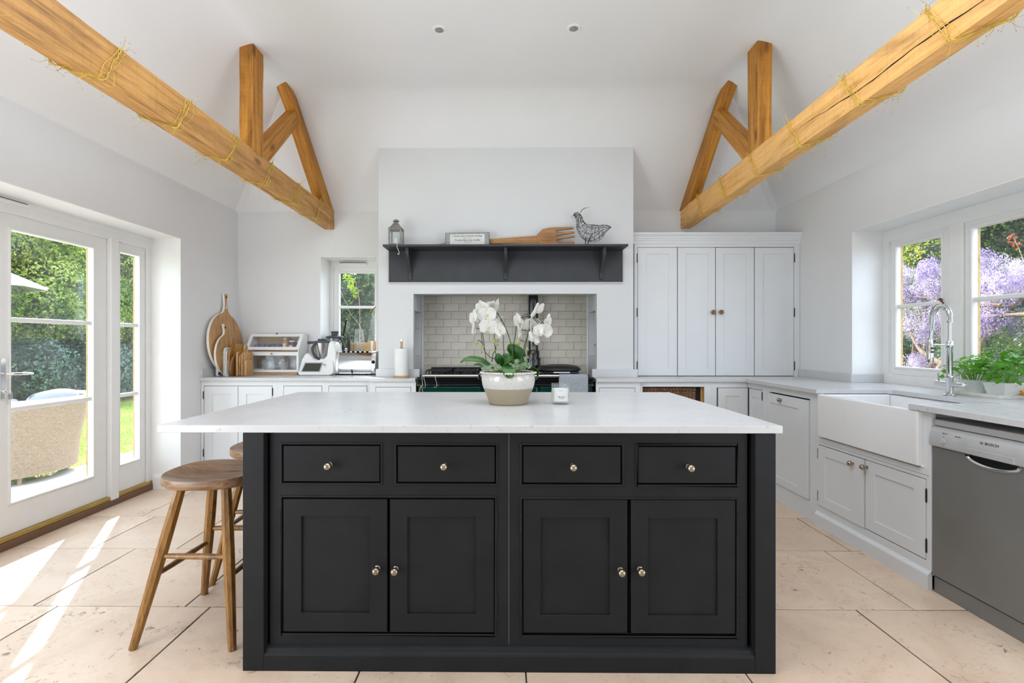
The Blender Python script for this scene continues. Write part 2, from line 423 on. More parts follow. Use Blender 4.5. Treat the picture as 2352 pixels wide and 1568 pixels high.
M_oleaf = foliage('orchid_leaf', [(0.012, 0.07, 0.010), (0.035, 0.13, 0.02), (0.09, 0.20, 0.03)], 6, 0.12, 0.28, 20)
M_ivy = foliage('ivy_leaf', [(0.05, 0.15, 0.05), (0.16, 0.28, 0.13), (0.55, 0.62, 0.45)], 30, 0.2, 0.5, 70)
M_moss = foliage('moss', [(0.03, 0.06, 0.012), (0.12, 0.14, 0.03)], 40, 0.1, 0.9, 120)
M_potbase = plain('pot_taupe', (0.36, 0.30, 0.21), 0.45, namt=0.03)
M_herb = foliage('parsley_leaf', [(0.05, 0.22, 0.008), (0.14, 0.42, 0.015), (0.30, 0.60, 0.04)], 20, 0.5, 0.45, 60)
M_basil = foliage('basil_leaf', [(0.03, 0.15, 0.010), (0.08, 0.30, 0.015), (0.22, 0.48, 0.03)], 14, 0.4, 0.35, 40)
M_herbstem = plain('herb_stem', (0.20, 0.36, 0.07), 0.5)
M_wicker = plain('rattan_weave', (0.30, 0.225, 0.15), 0.6, nscale=60, namt=0.22)
M_wickercore = plain('rattan_core', (0.14, 0.09, 0.05), 0.8)
M_basket = plain('willow', (0.24, 0.13, 0.065), 0.6, nscale=50, namt=0.5)
M_cushion = plain('grey_cushion', (0.22, 0.235, 0.27), 0.9, nscale=5, namt=0.1)
M_canvas = plain('canvas', (0.62, 0.62, 0.62), 0.8)
M_paving = plain('pale_paving', (0.62, 0.58, 0.53), 0.8, nscale=3, namt=0.1, bscale=30, bstr=0.1)
M_lawn = foliage('grass', [(0.26, 0.38, 0.05), (0.44, 0.54, 0.09), (0.62, 0.66, 0.20)], 0.9, 0.3, 0.8, 20)
M_soil = plain('soil', (0.10, 0.075, 0.05), 0.95, nscale=20, namt=0.4)
M_hedgeL = foliage('garden_tree_leaf', [(0.02, 0.06, 0.015), (0.12, 0.24, 0.03), (0.42, 0.54, 0.07), (0.80, 0.82, 0.24)], 0.9, 0.58)  # wide tone range paints sunlit leaves against dark ones
M_hedgeD = foliage('laurel_leaf', [(0.015, 0.04, 0.03), (0.04, 0.09, 0.06), (0.12, 0.20, 0.14)], 1.0, 0.25, 0.35)
M_hedgeB = foliage('evergreen_leaf', [(0.008, 0.03, 0.006), (0.03, 0.08, 0.015), (0.12, 0.22, 0.03)], 2.0, 0.3)
M_hedgeR = foliage('golden_leaf', [(0.03, 0.08, 0.01), (0.16, 0.24, 0.01), (0.42, 0.42, 0.015), (0.56, 0.49, 0.02)], 1.6, 0.4)  # golden green leaf tones
M_hedgeR2 = foliage('deep_green_leaf', [(0.015, 0.05, 0.008), (0.07, 0.16, 0.02), (0.26, 0.36, 0.04)], 1.6, 0.35)  # deep green leaf tones
M_redleaf = foliage('red_leaf', [(0.30, 0.03, 0.015), (0.55, 0.13, 0.04)], 6, 0.4)
M_wist = foliage('wisteria_petal', [(0.10, 0.06, 0.20), (0.26, 0.19, 0.37), (0.54, 0.45, 0.55), (0.80, 0.73, 0.76)], 2.4, 0.35, 0.6, 14)  # pale end paints sun highlights, dark end the shaded gaps
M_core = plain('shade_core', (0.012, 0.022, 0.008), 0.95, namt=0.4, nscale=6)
M_bark = wood('bark', (0.06, 0.038, 0.022), (0.17, 0.115, 0.07), (0.32, 0.23, 0.15), 6, 'z', 0.8)
M_bag = pane_glass('clear_bag', 0.30, (0.9, 0.92, 0.92), 2.5)
M_eggbox = plain('blue_card', (0.13, 0.15, 0.27), 0.9, nscale=40, namt=0.2)
M_jam = plain('amber_fill', (0.45, 0.22, 0.05), 0.3)
M_plum = plain('dark_jam', (0.10, 0.04, 0.03), 0.3)
M_lid = plain('tin_lid', (0.45, 0.46, 0.44), 0.3, metal=0.7)
M_orangeplug = plain('orange_rubber', (0.75, 0.28, 0.01), 0.45)
M_tray = plain('tray_white', (0.74, 0.73, 0.70), 0.4, nscale=30, namt=0.04)
M_book1 = plain('yellow_spine', (0.62, 0.45, 0.03), 0.6)
M_book2 = plain('plum_spine', (0.25, 0.05, 0.10), 0.6)
M_bottlegreen = plain('bottle_green', (0.01, 0.10, 0.07), 0.2)
M_wax = plain('candle_wax', (0.80, 0.79, 0.75), 0.5)
M_amber = plain('amber_spot', (0.80, 0.50, 0.08), 0.3)
M_label = plain('label_paper', (0.70, 0.70, 0.69), 0.6, namt=0.01)
M_copper = plain('copper_knob', (0.40, 0.12, 0.05), 0.3, metal=0.6)
M_woodknob = plain('wood_knob', (0.22, 0.085, 0.022), 0.3)

def crackle(name):
    m, nt, b = newmat(name)
    vo = N(nt, 'ShaderNodeTexVoronoi', feature='DISTANCE_TO_EDGE'); vo.inputs['Scale'].default_value = 190
    nt.links.new(coords(nt), vo.inputs['Vector'])
    c = ramp(nt, vo.outputs['Distance'], [(0.0, (0.36, 0.30, 0.22)), (0.07, (0.66, 0.65, 0.62)), (1.0, (0.70, 0.69, 0.66))])
    nt.links.new(c, b.inputs['Base Color']); b.inputs['Roughness'].default_value = 0.15; b.inputs['Coat Weight'].default_value = 0.5
    return m
M_crackle = crackle('crackle_glaze')

# ================================================================ ROOM SHELL
XL, XR, YB, YF = -2.77, 2.78, 5.08, -2.60
EAVE, FLAT, HEAD = 2.605, 3.365, 2.138
T = 0.31
# --- floor: travertine slabs laid in courses, joints recessed
fl = structure('floor', MB().box(XL - 0.3, XR + 0.3, YF, YB + 0.02, -0.12, -0.0035), M_grout)
rnd = random.Random(4)
rows = [(-2.583, -1.933, None), (-1.933, -1.283, None), (-1.283, -0.733, None), (-0.733, -0.083, None), (-0.083, 0.467, None), (0.467, 1.117, None), (1.117, 1.667, None),
        (1.667, 2.317, [-2.12, -1.393, -0.553, 0.078, 0.91, 1.64, 2.36]),
        (2.317, 2.967, [-2.24, -1.514, -0.75, 0.05, 0.62, 1.27, 1.914]),
        (2.967, 3.517, [-2.51, -1.99, -1.15, -0.4, 0.3, 1.0, 1.5, 2.075]),
        (3.517, 4.167, [-2.617, -1.80, -1.1, -0.3, 0.4, 1.15, 1.75, 2.4]),
        (4.167, 4.717, [-2.3, -1.6, -0.8, 0.0, 0.8, 1.5])]
def slab(x0, x1, y0, y1, seed, g=0.0032, ch=0.0016):
    """stone slab with slightly worn, irregular arrises; top at z = 0"""
    r = random.Random(seed); m = MB()
    x0 += g; x1 -= g; y0 += g; y1 -= g
    j = lambda: r.uniform(-0.0012, 0.0012)
    n = 4
    ring = [(x0 + (x1 - x0) * k / n, y0) for k in range(n)] + [(x1, y0 + (y1 - y0) * k / n) for k in range(n)] + \
           [(x1 - (x1 - x0) * k / n, y1) for k in range(n)] + [(x0, y1 - (y1 - y0) * k / n) for k in range(n)]
    ring = [(x + j(), y + j()) for x, y in ring]
    cx, cy = (x0 + x1) / 2, (y0 + y1) / 2
    L = len(ring)
    ins = [(x + (ch if x < cx else -ch) * (abs(x - cx) > 0.4 * (x1 - x0)), y + (ch if y < cy else -ch) * (abs(y - cy) > 0.4 * (y1 - y0))) for x, y in ring]
    v = [(x, y, -0.02) for x, y in ring] + [(x, y, -ch) for x, y in ring] + [(x, y, 0.0) for x, y in ins]
    f = [(i, (i + 1) % L, L + (i + 1) % L, L + i) for i in range(L)] + [(L + i, L + (i + 1) % L, 2 * L + (i + 1) % L, 2 * L + i) for i in range(L)]
    f.append(tuple(range(2 * L, 3 * L)))
    return m.raw(v, f)
k = 0
for y0, y1, js in rows:
    if js is None:
        js = []; x = XL - 0.2 + rnd.uniform(0.1, 0.7)
        while x < XR + 0.2: js.append(x); x += rnd.choice((0.63, 0.73, 0.84))
    xs = [XL - 0.28] + list(js) + [XR + 0.28]
    for a, b in zip(xs[:-1], xs[1:]):
        k += 1
        slab(a, b, y0, y1, k).build('tile', M_trav, fl)

# --- walls
w = MB()
DY0, DY1 = 1.622, 4.178                      # garden door opening
w.box(XL - T, XL, DY1, YB + 0.3, -0.1, 2.78).box(XL - T, XL, YF, DY0, -0.1, 2.78).box(XL - T, XL, DY0, DY1, HEAD, 2.78).box(XL - T, XL - 0.2, DY0, DY1, -0.2, -0.012)
structure('wall_left', w, M_wall)
WY0, WY1, WZ = 1.84, 3.965, 0.90             # right hand window opening
w = MB().box(XR, XR + T, WY1, YB + 0.3, -0.1, 2.78).box(XR, XR + T, YF, WY0, -0.1, 2.78).box(XR, XR + T, WY0, WY1, HEAD, 2.78).box(XR, XR + T, WY0, WY1, -0.1, WZ)
structure('wall_right', w, M_wall)
BX0, BX1, BZ = -1.912, -1.328, 1.085         # small window in the back wall
w = MB().box(XL, BX0, YB, YB + 0.3, -0.1, 2.78).box(BX1, XR, YB, YB + 0.3, -0.1, 2.78).box(BX0, BX1, YB, YB + 0.3, HEAD, 2.78).box(BX0, BX1, YB, YB + 0.3, -0.1, BZ)
wall_back = structure('wall_back', w, M_wall)
structure('wall_front', MB().box(XL - T, XR + T, YF - 0.3, YF, -0.1, 3.6), M_wall)

# --- reveal linings are painted brighter white than the walls
rv = MB()
rv.box(-3.03, XL + 0.002, DY1 - 0.004, DY1 + 0.004, 0, HEAD).box(-3.03, XL + 0.002, DY0, DY1, HEAD - 0.004, HEAD + 0.004)
structure('trim_1', rv, M_white)
rv = MB().box(XR - 0.002, 3.02, WY1 - 0.004, WY1 + 0.004, 0.93, HEAD).box(XR - 0.002, 3.02, WY0, WY1, HEAD - 0.004, HEAD + 0.004).box(XR - 0.002, 3.02, WY0 - 0.004, WY0 + 0.004, 0.93, HEAD)
structure('trim_2', rv, M_white)
rv = MB().box(BX0 - 0.004, BX0 + 0.004, YB - 0.002, 5.333, BZ, HEAD).box(BX0, BX1, YB - 0.002, 5.333, HEAD - 0.004, HEAD + 0.004).box(BX1 - 0.004, BX1 + 0.004, YB - 0.002, 5.333, BZ, HEAD).box(BX0, BX1, YB - 0.004, 5.333, BZ - 0.006, BZ + 0.006)
structure('trim_3', rv, M_white)

# --- ceiling: four slopes coved into a flat, built as nested rings
def hz(d):
    a = EAVE + 0.865 * d; k_ = 0.17
    h = max(k_ - abs(a - FLAT), 0) / k_
    return min(a, FLAT) - h * h * k_ * 0.25
ds = [-0.15, 0.0, 0.25, 0.5, 0.6] + [0.62 + 0.03 * q for q in range(24)] + [1.45]
cv = []; cf = []
for d in ds:
    cv += [(XL + d, YF + d, hz(d)), (XR - d, YF + d, hz(d)), (XR - d, YB - d, hz(d)), (XL + d, YB - d, hz(d))]
for i in range(len(ds) - 1):
    for q in range(4):
        r_ = (q + 1) % 4
        cf.append((4 * i + q, 4 * i + r_, 4 * i + 4 + r_, 4 * i + 4 + q))
n_ = 4 * (len(ds) - 1); cf.append((n_, n_ + 1, n_ + 2, n_ + 3))
structure('ceiling', MB().raw(cv, cf), M_ceil, smooth=12)
# boxed boards covering the two hip joints above the back corners
for i, (sx, x0) in enumerate(((1, XL), (-1, XR))):
    m = MB(); pth = []
    for d in (0.0, 0.2, 0.4, 0.6, 0.7, 0.8, 0.88, 0.94):
        pth.append(Vector((x0 + sx * d, YB - d, hz(d) - 0.010)))
    t = Vector((sx, -1, 0)).normalized(); pr = Vector((1, sx, 0)).normalized()
    v = []; f = []
    for p in pth:
        for a, b in ((-0.035, 0.03), (0.035, 0.03), (0.035, -0.012), (-0.035, -0.012)):
            v.append(p + pr * a + Vector((0, 0, b)))
    for j in range(len(pth) - 1):
        for q in range(4): f.append((4 * j + q, 4 * j + (q + 1) % 4, 4 * j + 4 + (q + 1) % 4, 4 * j + 4 + q))
    f += [(0, 1, 2, 3), tuple(4 * (len(pth) - 1) + q for q in range(4))]
    m.raw(v, f); structure('trim_%d' % (i + 4), m, M_ceil)

# --- chimney breast with the range recess
CX0, CX1, CY, CT = -1.175, 1.187, 4.56, 3.052
RX = 0.85
m = MB()
for s, xo in ((-1, CX0), (1, CX1)):
    xi = s * RX; xn = s * (RX + 0.13)       # niche 0.13 deep, from 4.634 to 4.968, z 1.12 .. 1.55
    m.box(xo, xn, CY, YB, 0, 1.70); m.box(xn, xi, CY, 4.632, 0, 1.70); m.box(xn, xi, 4.968, YB, 0, 1.70)
    m.box(xn, xi, 4.632, 4.968, 0, 1.12); m.box(xn, xi, 4.632, 4.968, 1.55, 1.70)
    m.box(xo, xi, CY, YB, 1.70, CT)
m.box(-RX, RX, CY, 4.68, 1.70, CT); m.box(-RX, RX, 4.68, YB, 1.90, CT)
breast = structure('wall_chimney', m, M_breast)
# cream metro tiles, brick bond, each one a piece
MB().box(-RX, RX, YB - 0.012, YB, 0.80, 1.90).build('grout_bed', M_wgrout, breast)
TP, TH = 0.1575, 0.0795
def metro(wd, hh):
    b = 0.0025; d = 0.006; y0 = 0
    m_ = MB(); a, c = wd / 2, hh / 2
    v = [(-a, 0, -c), (a, 0, -c), (a, 0, c), (-a, 0, c), (-a, -d * .6, -c), (a, -d * .6, -c), (a, -d * .6, c), (-a, -d * .6, c), (-a + b, -d, -c + b), (a - b, -d, -c + b), (a - b, -d, c - b), (-a + b, -d, c - b)]
    f = [(0, 1, 5, 4), (1, 2, 6, 5), (2, 3, 7, 6), (3, 0, 4, 7), (4, 5, 9, 8), (5, 6, 10, 9), (6, 7, 11, 10), (7, 4, 8, 11), (8, 9, 10, 11)]
    return m_.raw(v, f).mesh('tile', (0, 0, 0), M_metro)
mcache = {}
tr = random.Random(9)
for row in range(-1, 11):
    zt = 1.728 - TH * row; zc = zt - TH / 2
    if zc < 0.88: continue
    j0 = -0.712 if row % 2 == 0 else -0.791
    x = j0 - TP
    while x < RX:
        a = max(x, -RX + 0.004); b = min(x + TP, RX - 0.004)
        if b - a > 0.02:
            key = (round(b - a, 3))
            if key not in mcache: mcache[key] = metro(b - a - 0.0022, TH - 0.0022)
            place_copy('tile', mcache[key], breast, ((a + b) / 2, YB - 0.0118 + tr.uniform(-0.0008, 0.0008), zc), (tr.uniform(-.012, .012), 0, tr.uniform(-.010, .010)))
        x += TP
MB().box(-RX, -RX + 0.012, YB - 0.035, YB - 0.010, 0.93, 1.90).box(RX - 0.012, RX, YB - 0.035, YB - 0.010, 0.93, 1.90).build('edge_bead', M_white, breast)
MB().box(-0.45, 0.0, 4.75, 4.95, 1.885, 1.90).build('extractor_grille', M_steel, breast)

# --- baseboard pieces beside the garden door
m = MB().prism([(XL - 0.02, 0), (XL + 0.018, 0), (XL + 0.018, 0.10), (XL + 0.010, 0.125), (XL, 0.13), (XL - 0.02, 0.13)], 'y', DY1 - 0.018, 4.45)
m.prism([(DY1 + .01, 0), (DY1 - 0.018, 0), (DY1 - 0.018, 0.10), (DY1 - 0.010, 0.125), (DY1, 0.13), (DY1 + .01, 0.13)], 'x', -3.0, XL - 0.0205)
structure('baseboard_left', m, M_white)
structure('baseboard_right', MB().box(XR - 0.018, XR, YF, 1.86, 0, 0.13), M_white)

# ================================================================ GARDEN DOORS
DX = -3.03
def rect_frame(m, ax, a0, a1, z0, z1, d0, d1, wl_, wr, wb, wt):
    """mitred rectangular frame as one closed ring"""
    o = [(a0, z0), (a1, z0), (a1, z1), (a0, z1)]; n_ = [(a0 + wl_, z0 + wb), (a1 - wr, z0 + wb), (a1 - wr, z1 - wt), (a0 + wl_, z1 - wt)]
    P = (lambda a, z, d: (a, d, z)) if ax == 'Y' else (lambda a, z, d: (d, a, z))
    v = [P(a, z, d0) for a, z in o + n_] + [P(a, z, d1) for a, z in o + n_]; f = []
    for k in range(4):
        l = (k + 1) % 4
        f += [(k, l, 4 + l, 4 + k), (8 + k, 12 + k, 12 + l, 8 + l), (k, 8 + k, 8 + l, l), (4 + k, 4 + l, 12 + l, 12 + k)]
    return m.raw(v, f)
dr = thing('door_1', None, None, (DX, (DY0 + DY1) / 2, 0), kind='structure')
m = MB(); rect_frame(m, 'X', DY0, DY1, 0.045, HEAD, DX - 0.05, DX + 0.012, 0.053, 0.053, 0.02, 0.10)
m.box(DX - 0.05, DX + 0.03, 3.725, 3.80, 0.02, 2.05).box(DX - 0.05, DX + 0.03, 2.00, 2.075, 0.02, 2.05)
m.box(DX - 0.07, DX + 0.02, DY0, DY1, 2.10, HEAD)
m.build('frame', M_white, dr, bevel=0.004)
MB().box(DX - 0.09, DX + 0.035, DY0, DY1, 0, 0.045).build('sill', M_brown, dr, bevel=0.004)
MB().box(DX - 0.07, DX + 0.022, DY0, DY1, 0.045, 0.072).build('threshold', M_thresh, dr, bevel=0.004)
def leaf(a0, a1, g0, g1, name, zb=0.268, zt=1.94, bars=(0.836, 1.39), top=2.04):
    m = MB(); rect_frame(m, 'X', a0 + 0.002, a1 - 0.002, 0.072, top, DX - 0.045, DX - 0.005, g0 - a0, a1 - g1, zb - 0.072, top - zt)
    for z in bars:
        m.box(DX - 0.042, DX - 0.008, g0 - .002, g1 + .002, z - 0.014, z + 0.014)
    # glazing bead
    rect_frame(m, 'X', g0 - .012, g1 + .012, zb - .012, zt + .012, DX - 0.0075, DX + 0.006, .012, .012, .012, .012)
    o = m.build(name, M_white, dr, bevel=0.003)
    zz = [zb] + list(bars) + [zt]
    for q in range(len(zz) - 1):
        MB().box(DX - 0.036, DX - 0.032, g0 - .003, g1 + .003, zz[q], zz[q + 1]).build('pane', M_pane, o)
    m = MB()   # oak coloured seal on the outer edge of the glazing
    m.box(DX - 0.045, DX - 0.037, g1 - 0.005, g1, zb, zt).build('glazing_seal', M_thresh, o)
    return o
lf1 = leaf(2.90, 3.725, 2.988, 3.59, 'door_leaf')
leaf(2.075, 2.90, 2.21, 2.812, 'door_leaf')
leaf(3.80, 4.125, 3.843, 4.046, 'side_light', 0.288, 1.96, (0.829, 1.39))
leaf(1.675, 2.00, 1.754, 1.957, 'side_light', 0.288, 1.96, (0.829, 1.39))
m = MB().prism([(2.938 + a, 1.015 + b) for a, b in ((-.016, -.10), (-.011, -.112), (.011, -.112), (.016, -.10), (.016, .125), (.011, .137), (-.011, .137), (-.016, .125))], 'x', DX - 0.004, DX + 0.008)
m.tube([(DX + .004, 2.938, 1.06), (DX + .045, 2.938, 1.06), (DX + .058, 2.952, 1.06), (DX + .060, 3.01, 1.058), (DX + .056, 3.075, 1.054)], [.008, .008, .0085, .008, .006], 10)
m.ball((DX + 0.012, 2.938, 0.955), 0.012, 10, 6)
m.build('handle', M_chrome, lf1, smooth=40)
m = MB().tube([(DX + .01, 2.94, .952), (DX + .04, 2.952, .948)], .006, 8).box(DX + .03, DX + .036, 2.945, 2.968, .905, .94)
m.tube([(DX + .036, 2.945, .905), (DX + .038, 2.935, .875)], .004, 6)
m.build('key', M_steel, lf1)
vn = thing('vent', 'white slotted trickle vent on the frame head above the garden doors', 'vent', (DX, 2.87, 2.09))
MB().box(DX - .01, DX + 0.03, 2.70, 3.085, 2.095, 2.113).build('cover', M_white, vn, bevel=0.003)
MB().box(DX - .01, DX + 0.022, 2.71, 3.075, 2.114, 2.122).build('slot', M_vent, vn)

# ================================================================ RIGHT WINDOW
WX = 3.02
wn = thing('window_1', None, None, (WX, (WY0 + WY1) / 2, 0.93), kind='structure')
m = MB(); rect_frame(m, 'X', WY0, WY1, 0.925, HEAD, WX, WX + 0.09, 0.06, 0.06, 0.075, 0.10)
m.box(WX - 0.004, WX + 0.09, 3.272, 3.372, 0.99, 2.05).box(WX - 0.004, WX + 0.09, 2.43, 2.53, 0.99, 2.05)
m.build('frame', M_white, wn, bevel=0.005)
def sash(a0, a1, par, ax='X', P=WX, z0=1.0, z1=2.044, gz=(1.063, 1.990), bar=1.528, sw=0.10, side=1):
    g0, g1 = a0 + sw * .72, a1 - sw * .55
    m = MB(); d0, d1 = P + side * 0.012, P + side * 0.062
    rect_frame(m, ax, a0 + .002, a1 - .002, z0, z1, d0, d1, g0 - a0, a1 - g1, gz[0] - z0, z1 - gz[1])
    m.abox(ax, g0, g1, d0 + side * .006, d1 - side * .006, bar - 0.013, bar + 0.013)
    rect_frame(m, ax, g0 - .016, g1 + .016, gz[0] - .016, gz[1] + .016, P + side * 0.006, P + side * 0.0135, .016, .016, .016, .016)
    o = m.build('sash', M_white, par, bevel=0.003)
    for c0, c1 in ((gz[0], bar), (bar, gz[1])):
        MB().abox(ax, g0, g1, P + side * .036, P + side * .040, c0, c1).build('pane', M_pane, o)
    MB().abox(ax, g1 - .003, g1, P + side * .044, P + side * .06, *gz).build('glazing_seal', M_thresh, o)
    return o
s1 = sash(3.372, 3.893, wn)
sash(2.53, 3.272, wn); sash(1.91, 2.43, wn)
m = MB().tube([(WX - .002, 3.42, 1.545), (WX - .02, 3.42, 1.545), (WX - .026, 3.405, 1.535), (WX - .03, 3.38, 1.515)], [.006, .006, .007, .005], 8).ball((WX - .02, 3.42, 1.547), .011, 8, 6)
m.build('handle', M_bronze, s1, smooth=40)

# ================================================================ BACK WINDOW
bw = thing('window_2', None, None, ((BX0 + BX1) / 2, 5.333, BZ), kind='structure')
m = MB(); rect_frame(m, 'Y', BX0, BX1, BZ, HEAD, 5.333, 5.40, 0.045, 0.02, 0.05, 0.07); m.build('frame', M_white, bw, bevel=0.004)
o = MB(); rect_frame(o, 'Y', BX0 + .045, BX1 - .02, 1.12, 2.069, 5.345, 5.39, .062, .068, .064, .066)
o.box(-1.807, -1.418, 5.35, 5.385, 1.62, 1.646)
for (b0, b1, c0, c1) in ((-1.82, -1.807, 1.17, 2.016), (-1.418, -1.405, 1.17, 2.016), (-1.807, -1.418, 2.003, 2.016)):
    o.box(b0, b1, 5.339, 5.35, c0, c1)
o = o.build('sash', M_white, bw, bevel=0.003)
for c0, c1 in ((1.184, 1.62), (1.646, 2.003)):
    MB().box(-1.807, -1.418, 5.365, 5.369, c0, c1).build('pane', M_pane, o)
MB().tube([(-1.41, 5.34, 1.635), (-1.41, 5.31, 1.63), (-1.435, 5.30, 1.60), (-1.455, 5.30, 1.555)], [.006, .007, .007, .004], 8).build('handle', M_bronze, o, smooth=40)
vn = thing('vent', 'narrow white trickle vent above the small back window', 'vent', (-1.64, 5.33, 2.10))
MB().box(-1.80, -1.50, 5.30, 5.334, 2.09, 2.106).build('cover', M_white, vn, bevel=0.002)
MB().box(-1.79, -1.51, 5.31, 5.334, 2.107, 2.118).build('slot', M_vent, vn)

# ================================================================ OAK TRUSSES
def beam(m, p0, p1, hw0, hw1, z0, z1, nseg=14, seed=1, twist=None):
    """hand-sawn beam: slightly wavy arrises; p0/p1 = (x, y) of its centre line"""
    r = random.Random(seed); v = []; f = []
    for i in range(nseg + 1):
        t = i / nseg; x = p0[0] + (p1[0] - p0[0]) * t; y = p0[1] + (p1[1] - p0[1]) * t; hw = hw0 + (hw1 - hw0) * t
        j = lambda: r.uniform(-.0022, .0022)
        c = 0.0025
        for a, b in ((-hw + c, z0), (hw - c, z0), (hw, z0 + c), (hw, z1 - c), (hw - c, z1), (-hw + c, z1), (-hw, z1 - c), (-hw, z0 + c)):
            v.append((x + a + j(), y, b + j()))
    for i in range(nseg):
        for q in range(8):
            f.append((8 * i + q, 8 * i + (q + 1) % 8, 8 * i + 8 + (q + 1) % 8, 8 * i + 8 + q))
    f += [tuple(range(8)), tuple(range(8 * nseg, 8 * nseg + 8))]
    return m.raw(v, f)
def truss(name, label, xf, xn, mt, mp, sx, crack):
    # xf = centre x at the back wall, xn = centre x at y = 2
    y0, y1 = YF + 0.02, YB + 0.05
    sl = (xf - xn) / (YB - 2.0)
    X = lambda y: xf + (y - YB) * sl
    root = thing(name, label, 'beam', (X(1.2), 1.2, 2.425), group=None)
    beam(MB(), (X(y0), y0), (X(y1), y1), 0.048, 0.048, 2.418, 2.612, 26, 3 if sx < 0 else 7).build('tie_beam', mt, root)
    c = X(3.55)
    m = MB(); r = random.Random(5); v = []; f = []
    for i in range(9):
        z = 2.606 + (3.39 - 2.606) * i / 8; j = lambda: r.uniform(-.002, .002)
        ya, yb = (3.455, 3.60)
        for a, b in ((c - .05, ya), (c + .05, ya), (c + .05, yb), (c - .05, yb)): v.append((a + j(), b + j(), z))
    for i in range(8):
        for q in range(4): f.append((4 * i + q, 4 * i + (q + 1) % 4, 4 * i + 4 + (q + 1) % 4, 4 * i + 4 + q))
    f += [(0, 1, 2, 3), (32, 33, 34, 35)]
    m.raw(v, f).build('post', M_oakV, root, bevel=0.004)
    # rafter follows the slope, ends against the flat
    xc = X(4.5)
    poly = [(5.10, 2.60), (5.06, 2.64), (4.62, 2.985), (4.28, 3.255), (4.18, 3.33), (4.08, 3.368), (3.99, 3.385), (3.94, 3.375), (4.19, 3.20), (4.28, 3.079), (4.81, 2.61)]
    MB().prism(poly, 'x', xc - 0.047, xc + 0.045).build('rafter', M_oakR, root, bevel=0.004)
    poly = [(3.602, 2.60), (3.602, 2.70), (4.165, 3.215), (4.245, 3.14), (3.69, 2.603)]
    MB().prism(poly, 'x', X(3.9) - 0.046, X(3.9) + 0.044).build('strut', M_oakS, root, bevel=0.004)
    if crack:      # long drying shake in the face towards the room
        m = MB(); pth = []; r = random.Random(2)
        for i in range(40):
            y = 0.6 + i * 0.06; z = 2.515 + 0.030 * math.sin(y * 1.3 + 2.2) + .006 * math.sin(y * 7) + r.uniform(-.004, .004) + (y - 1.8) * 0.012
            pth.append((X(y) - 0.0485, y, z))
        m.tube(pth, [(0.0024 * math.sin(PI * (i + .5) / 40) ** .5 + 0.0004) * (.5 + (i * 7 % 5) / 6) for i in range(40)], 5).build('shake', M_gap, root)
    return root, X
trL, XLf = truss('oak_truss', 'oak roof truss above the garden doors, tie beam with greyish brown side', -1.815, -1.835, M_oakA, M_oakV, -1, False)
trR, XRf = truss('oak_truss', 'pale oak roof truss above the sink window, long crack along its tie beam', 1.857, 1.777, M_oakB, M_oakV, 1, True)

def garland(X, name, label, seed, y0, y1, turns, dirn):
    """dry hop bines: thin strands wound round the tie beam with small curling side twigs"""
    r = random.Random(seed); m = MB(); tips = MB()
    def surf(t, off):
        # t = turns round a 0.096 x 0.194 section
        a = (t % 1.0) * 4; k = int(a); u = a - k
        hw, hz_ = 0.048 + off, 0.097 + off
        c = [(hw, -hz_), (hw, hz_), (-hw, hz_), (-hw, -hz_), (hw, -hz_)]
        return c[k][0] + (c[k + 1][0] - c[k][0]) * u, c[k][1] + (c[k + 1][1] - c[k][1]) * u
    n = int(turns * 56)
    for s_ in range(4):
        pth = []; ph = r.uniform(0, .06)
        for i in range(n + 1):
            t = i / n; tt = t * turns * dirn + ph
            x, z = surf(tt, 0.003 + (0.006 + .003 * s_) * abs(math.sin(i * .35 + s_)))
            y = y0 + (y1 - y0) * t + (.008 + .010 * s_) * math.sin(i * .19 + s_ * 2) + r.uniform(-.004, .004)
            pth.append(Vector((X(y) + x, y, 2.515 + z)))
        m.tube(pth, (0.0022, 0.0016, 0.0012, 0.0010)[s_], 4, False)
        for i in range(4, n, 3):
            p = pth[i]; ctr = Vector((X(p.y), p.y, 2.515)); o = (p - ctr).normalized()
            if r.random() < .45: continue
            fall = 1.0 if (z < 0 or abs(o.z) > .6) else 0.5
            L = r.uniform(.02, .085) * fall
            d = (o * r.uniform(.1, .9) + Vector((r.uniform(-.7, .7), r.uniform(-1.2, 1.2), r.uniform(-.8, .8)))).normalized()
            a = p; q = p + d * L * .5 + o * .01; e = q + (d + Vector((r.uniform(-.6, .6), r.uniform(-.6, .6), r.uniform(-.6, .6)))).normalized() * L * .5
            for pt in (q, e):     # keep the twig outside the wood
                if abs(pt.x - X(pt.y)) < .054 and abs(pt.z - 2.515) < .104:
                    if o.z > .6 or o.z < -.6: pt.z = 2.515 + math.copysign(.108, o.z)
                    else: pt.x = X(pt.y) + math.copysign(.056, o.x)
            m.tube([a, q, e], [.0009, .0007, .0005], 3, False)
            tips.ball(e, .0020, 5, 3)
    root = thing(name, label, 'garland', (X(y0) , y0, 2.515))
    m.build('strand', M_twig, root, kind='stuff', weld=False); tips.build('bud', M_twigtip, root, kind='stuff', weld=False)
garland(XLf, 'twig_garland', 'thin dry twig garland wound around the greyish brown tie beam over the doors', 11, 1.2, 4.9, 7.6, 1)
garland(XRf, 'twig_garland', 'thin dry twig garland wound around the cracked pale tie beam', 12, 1.25, 4.75, 6.8, -1)

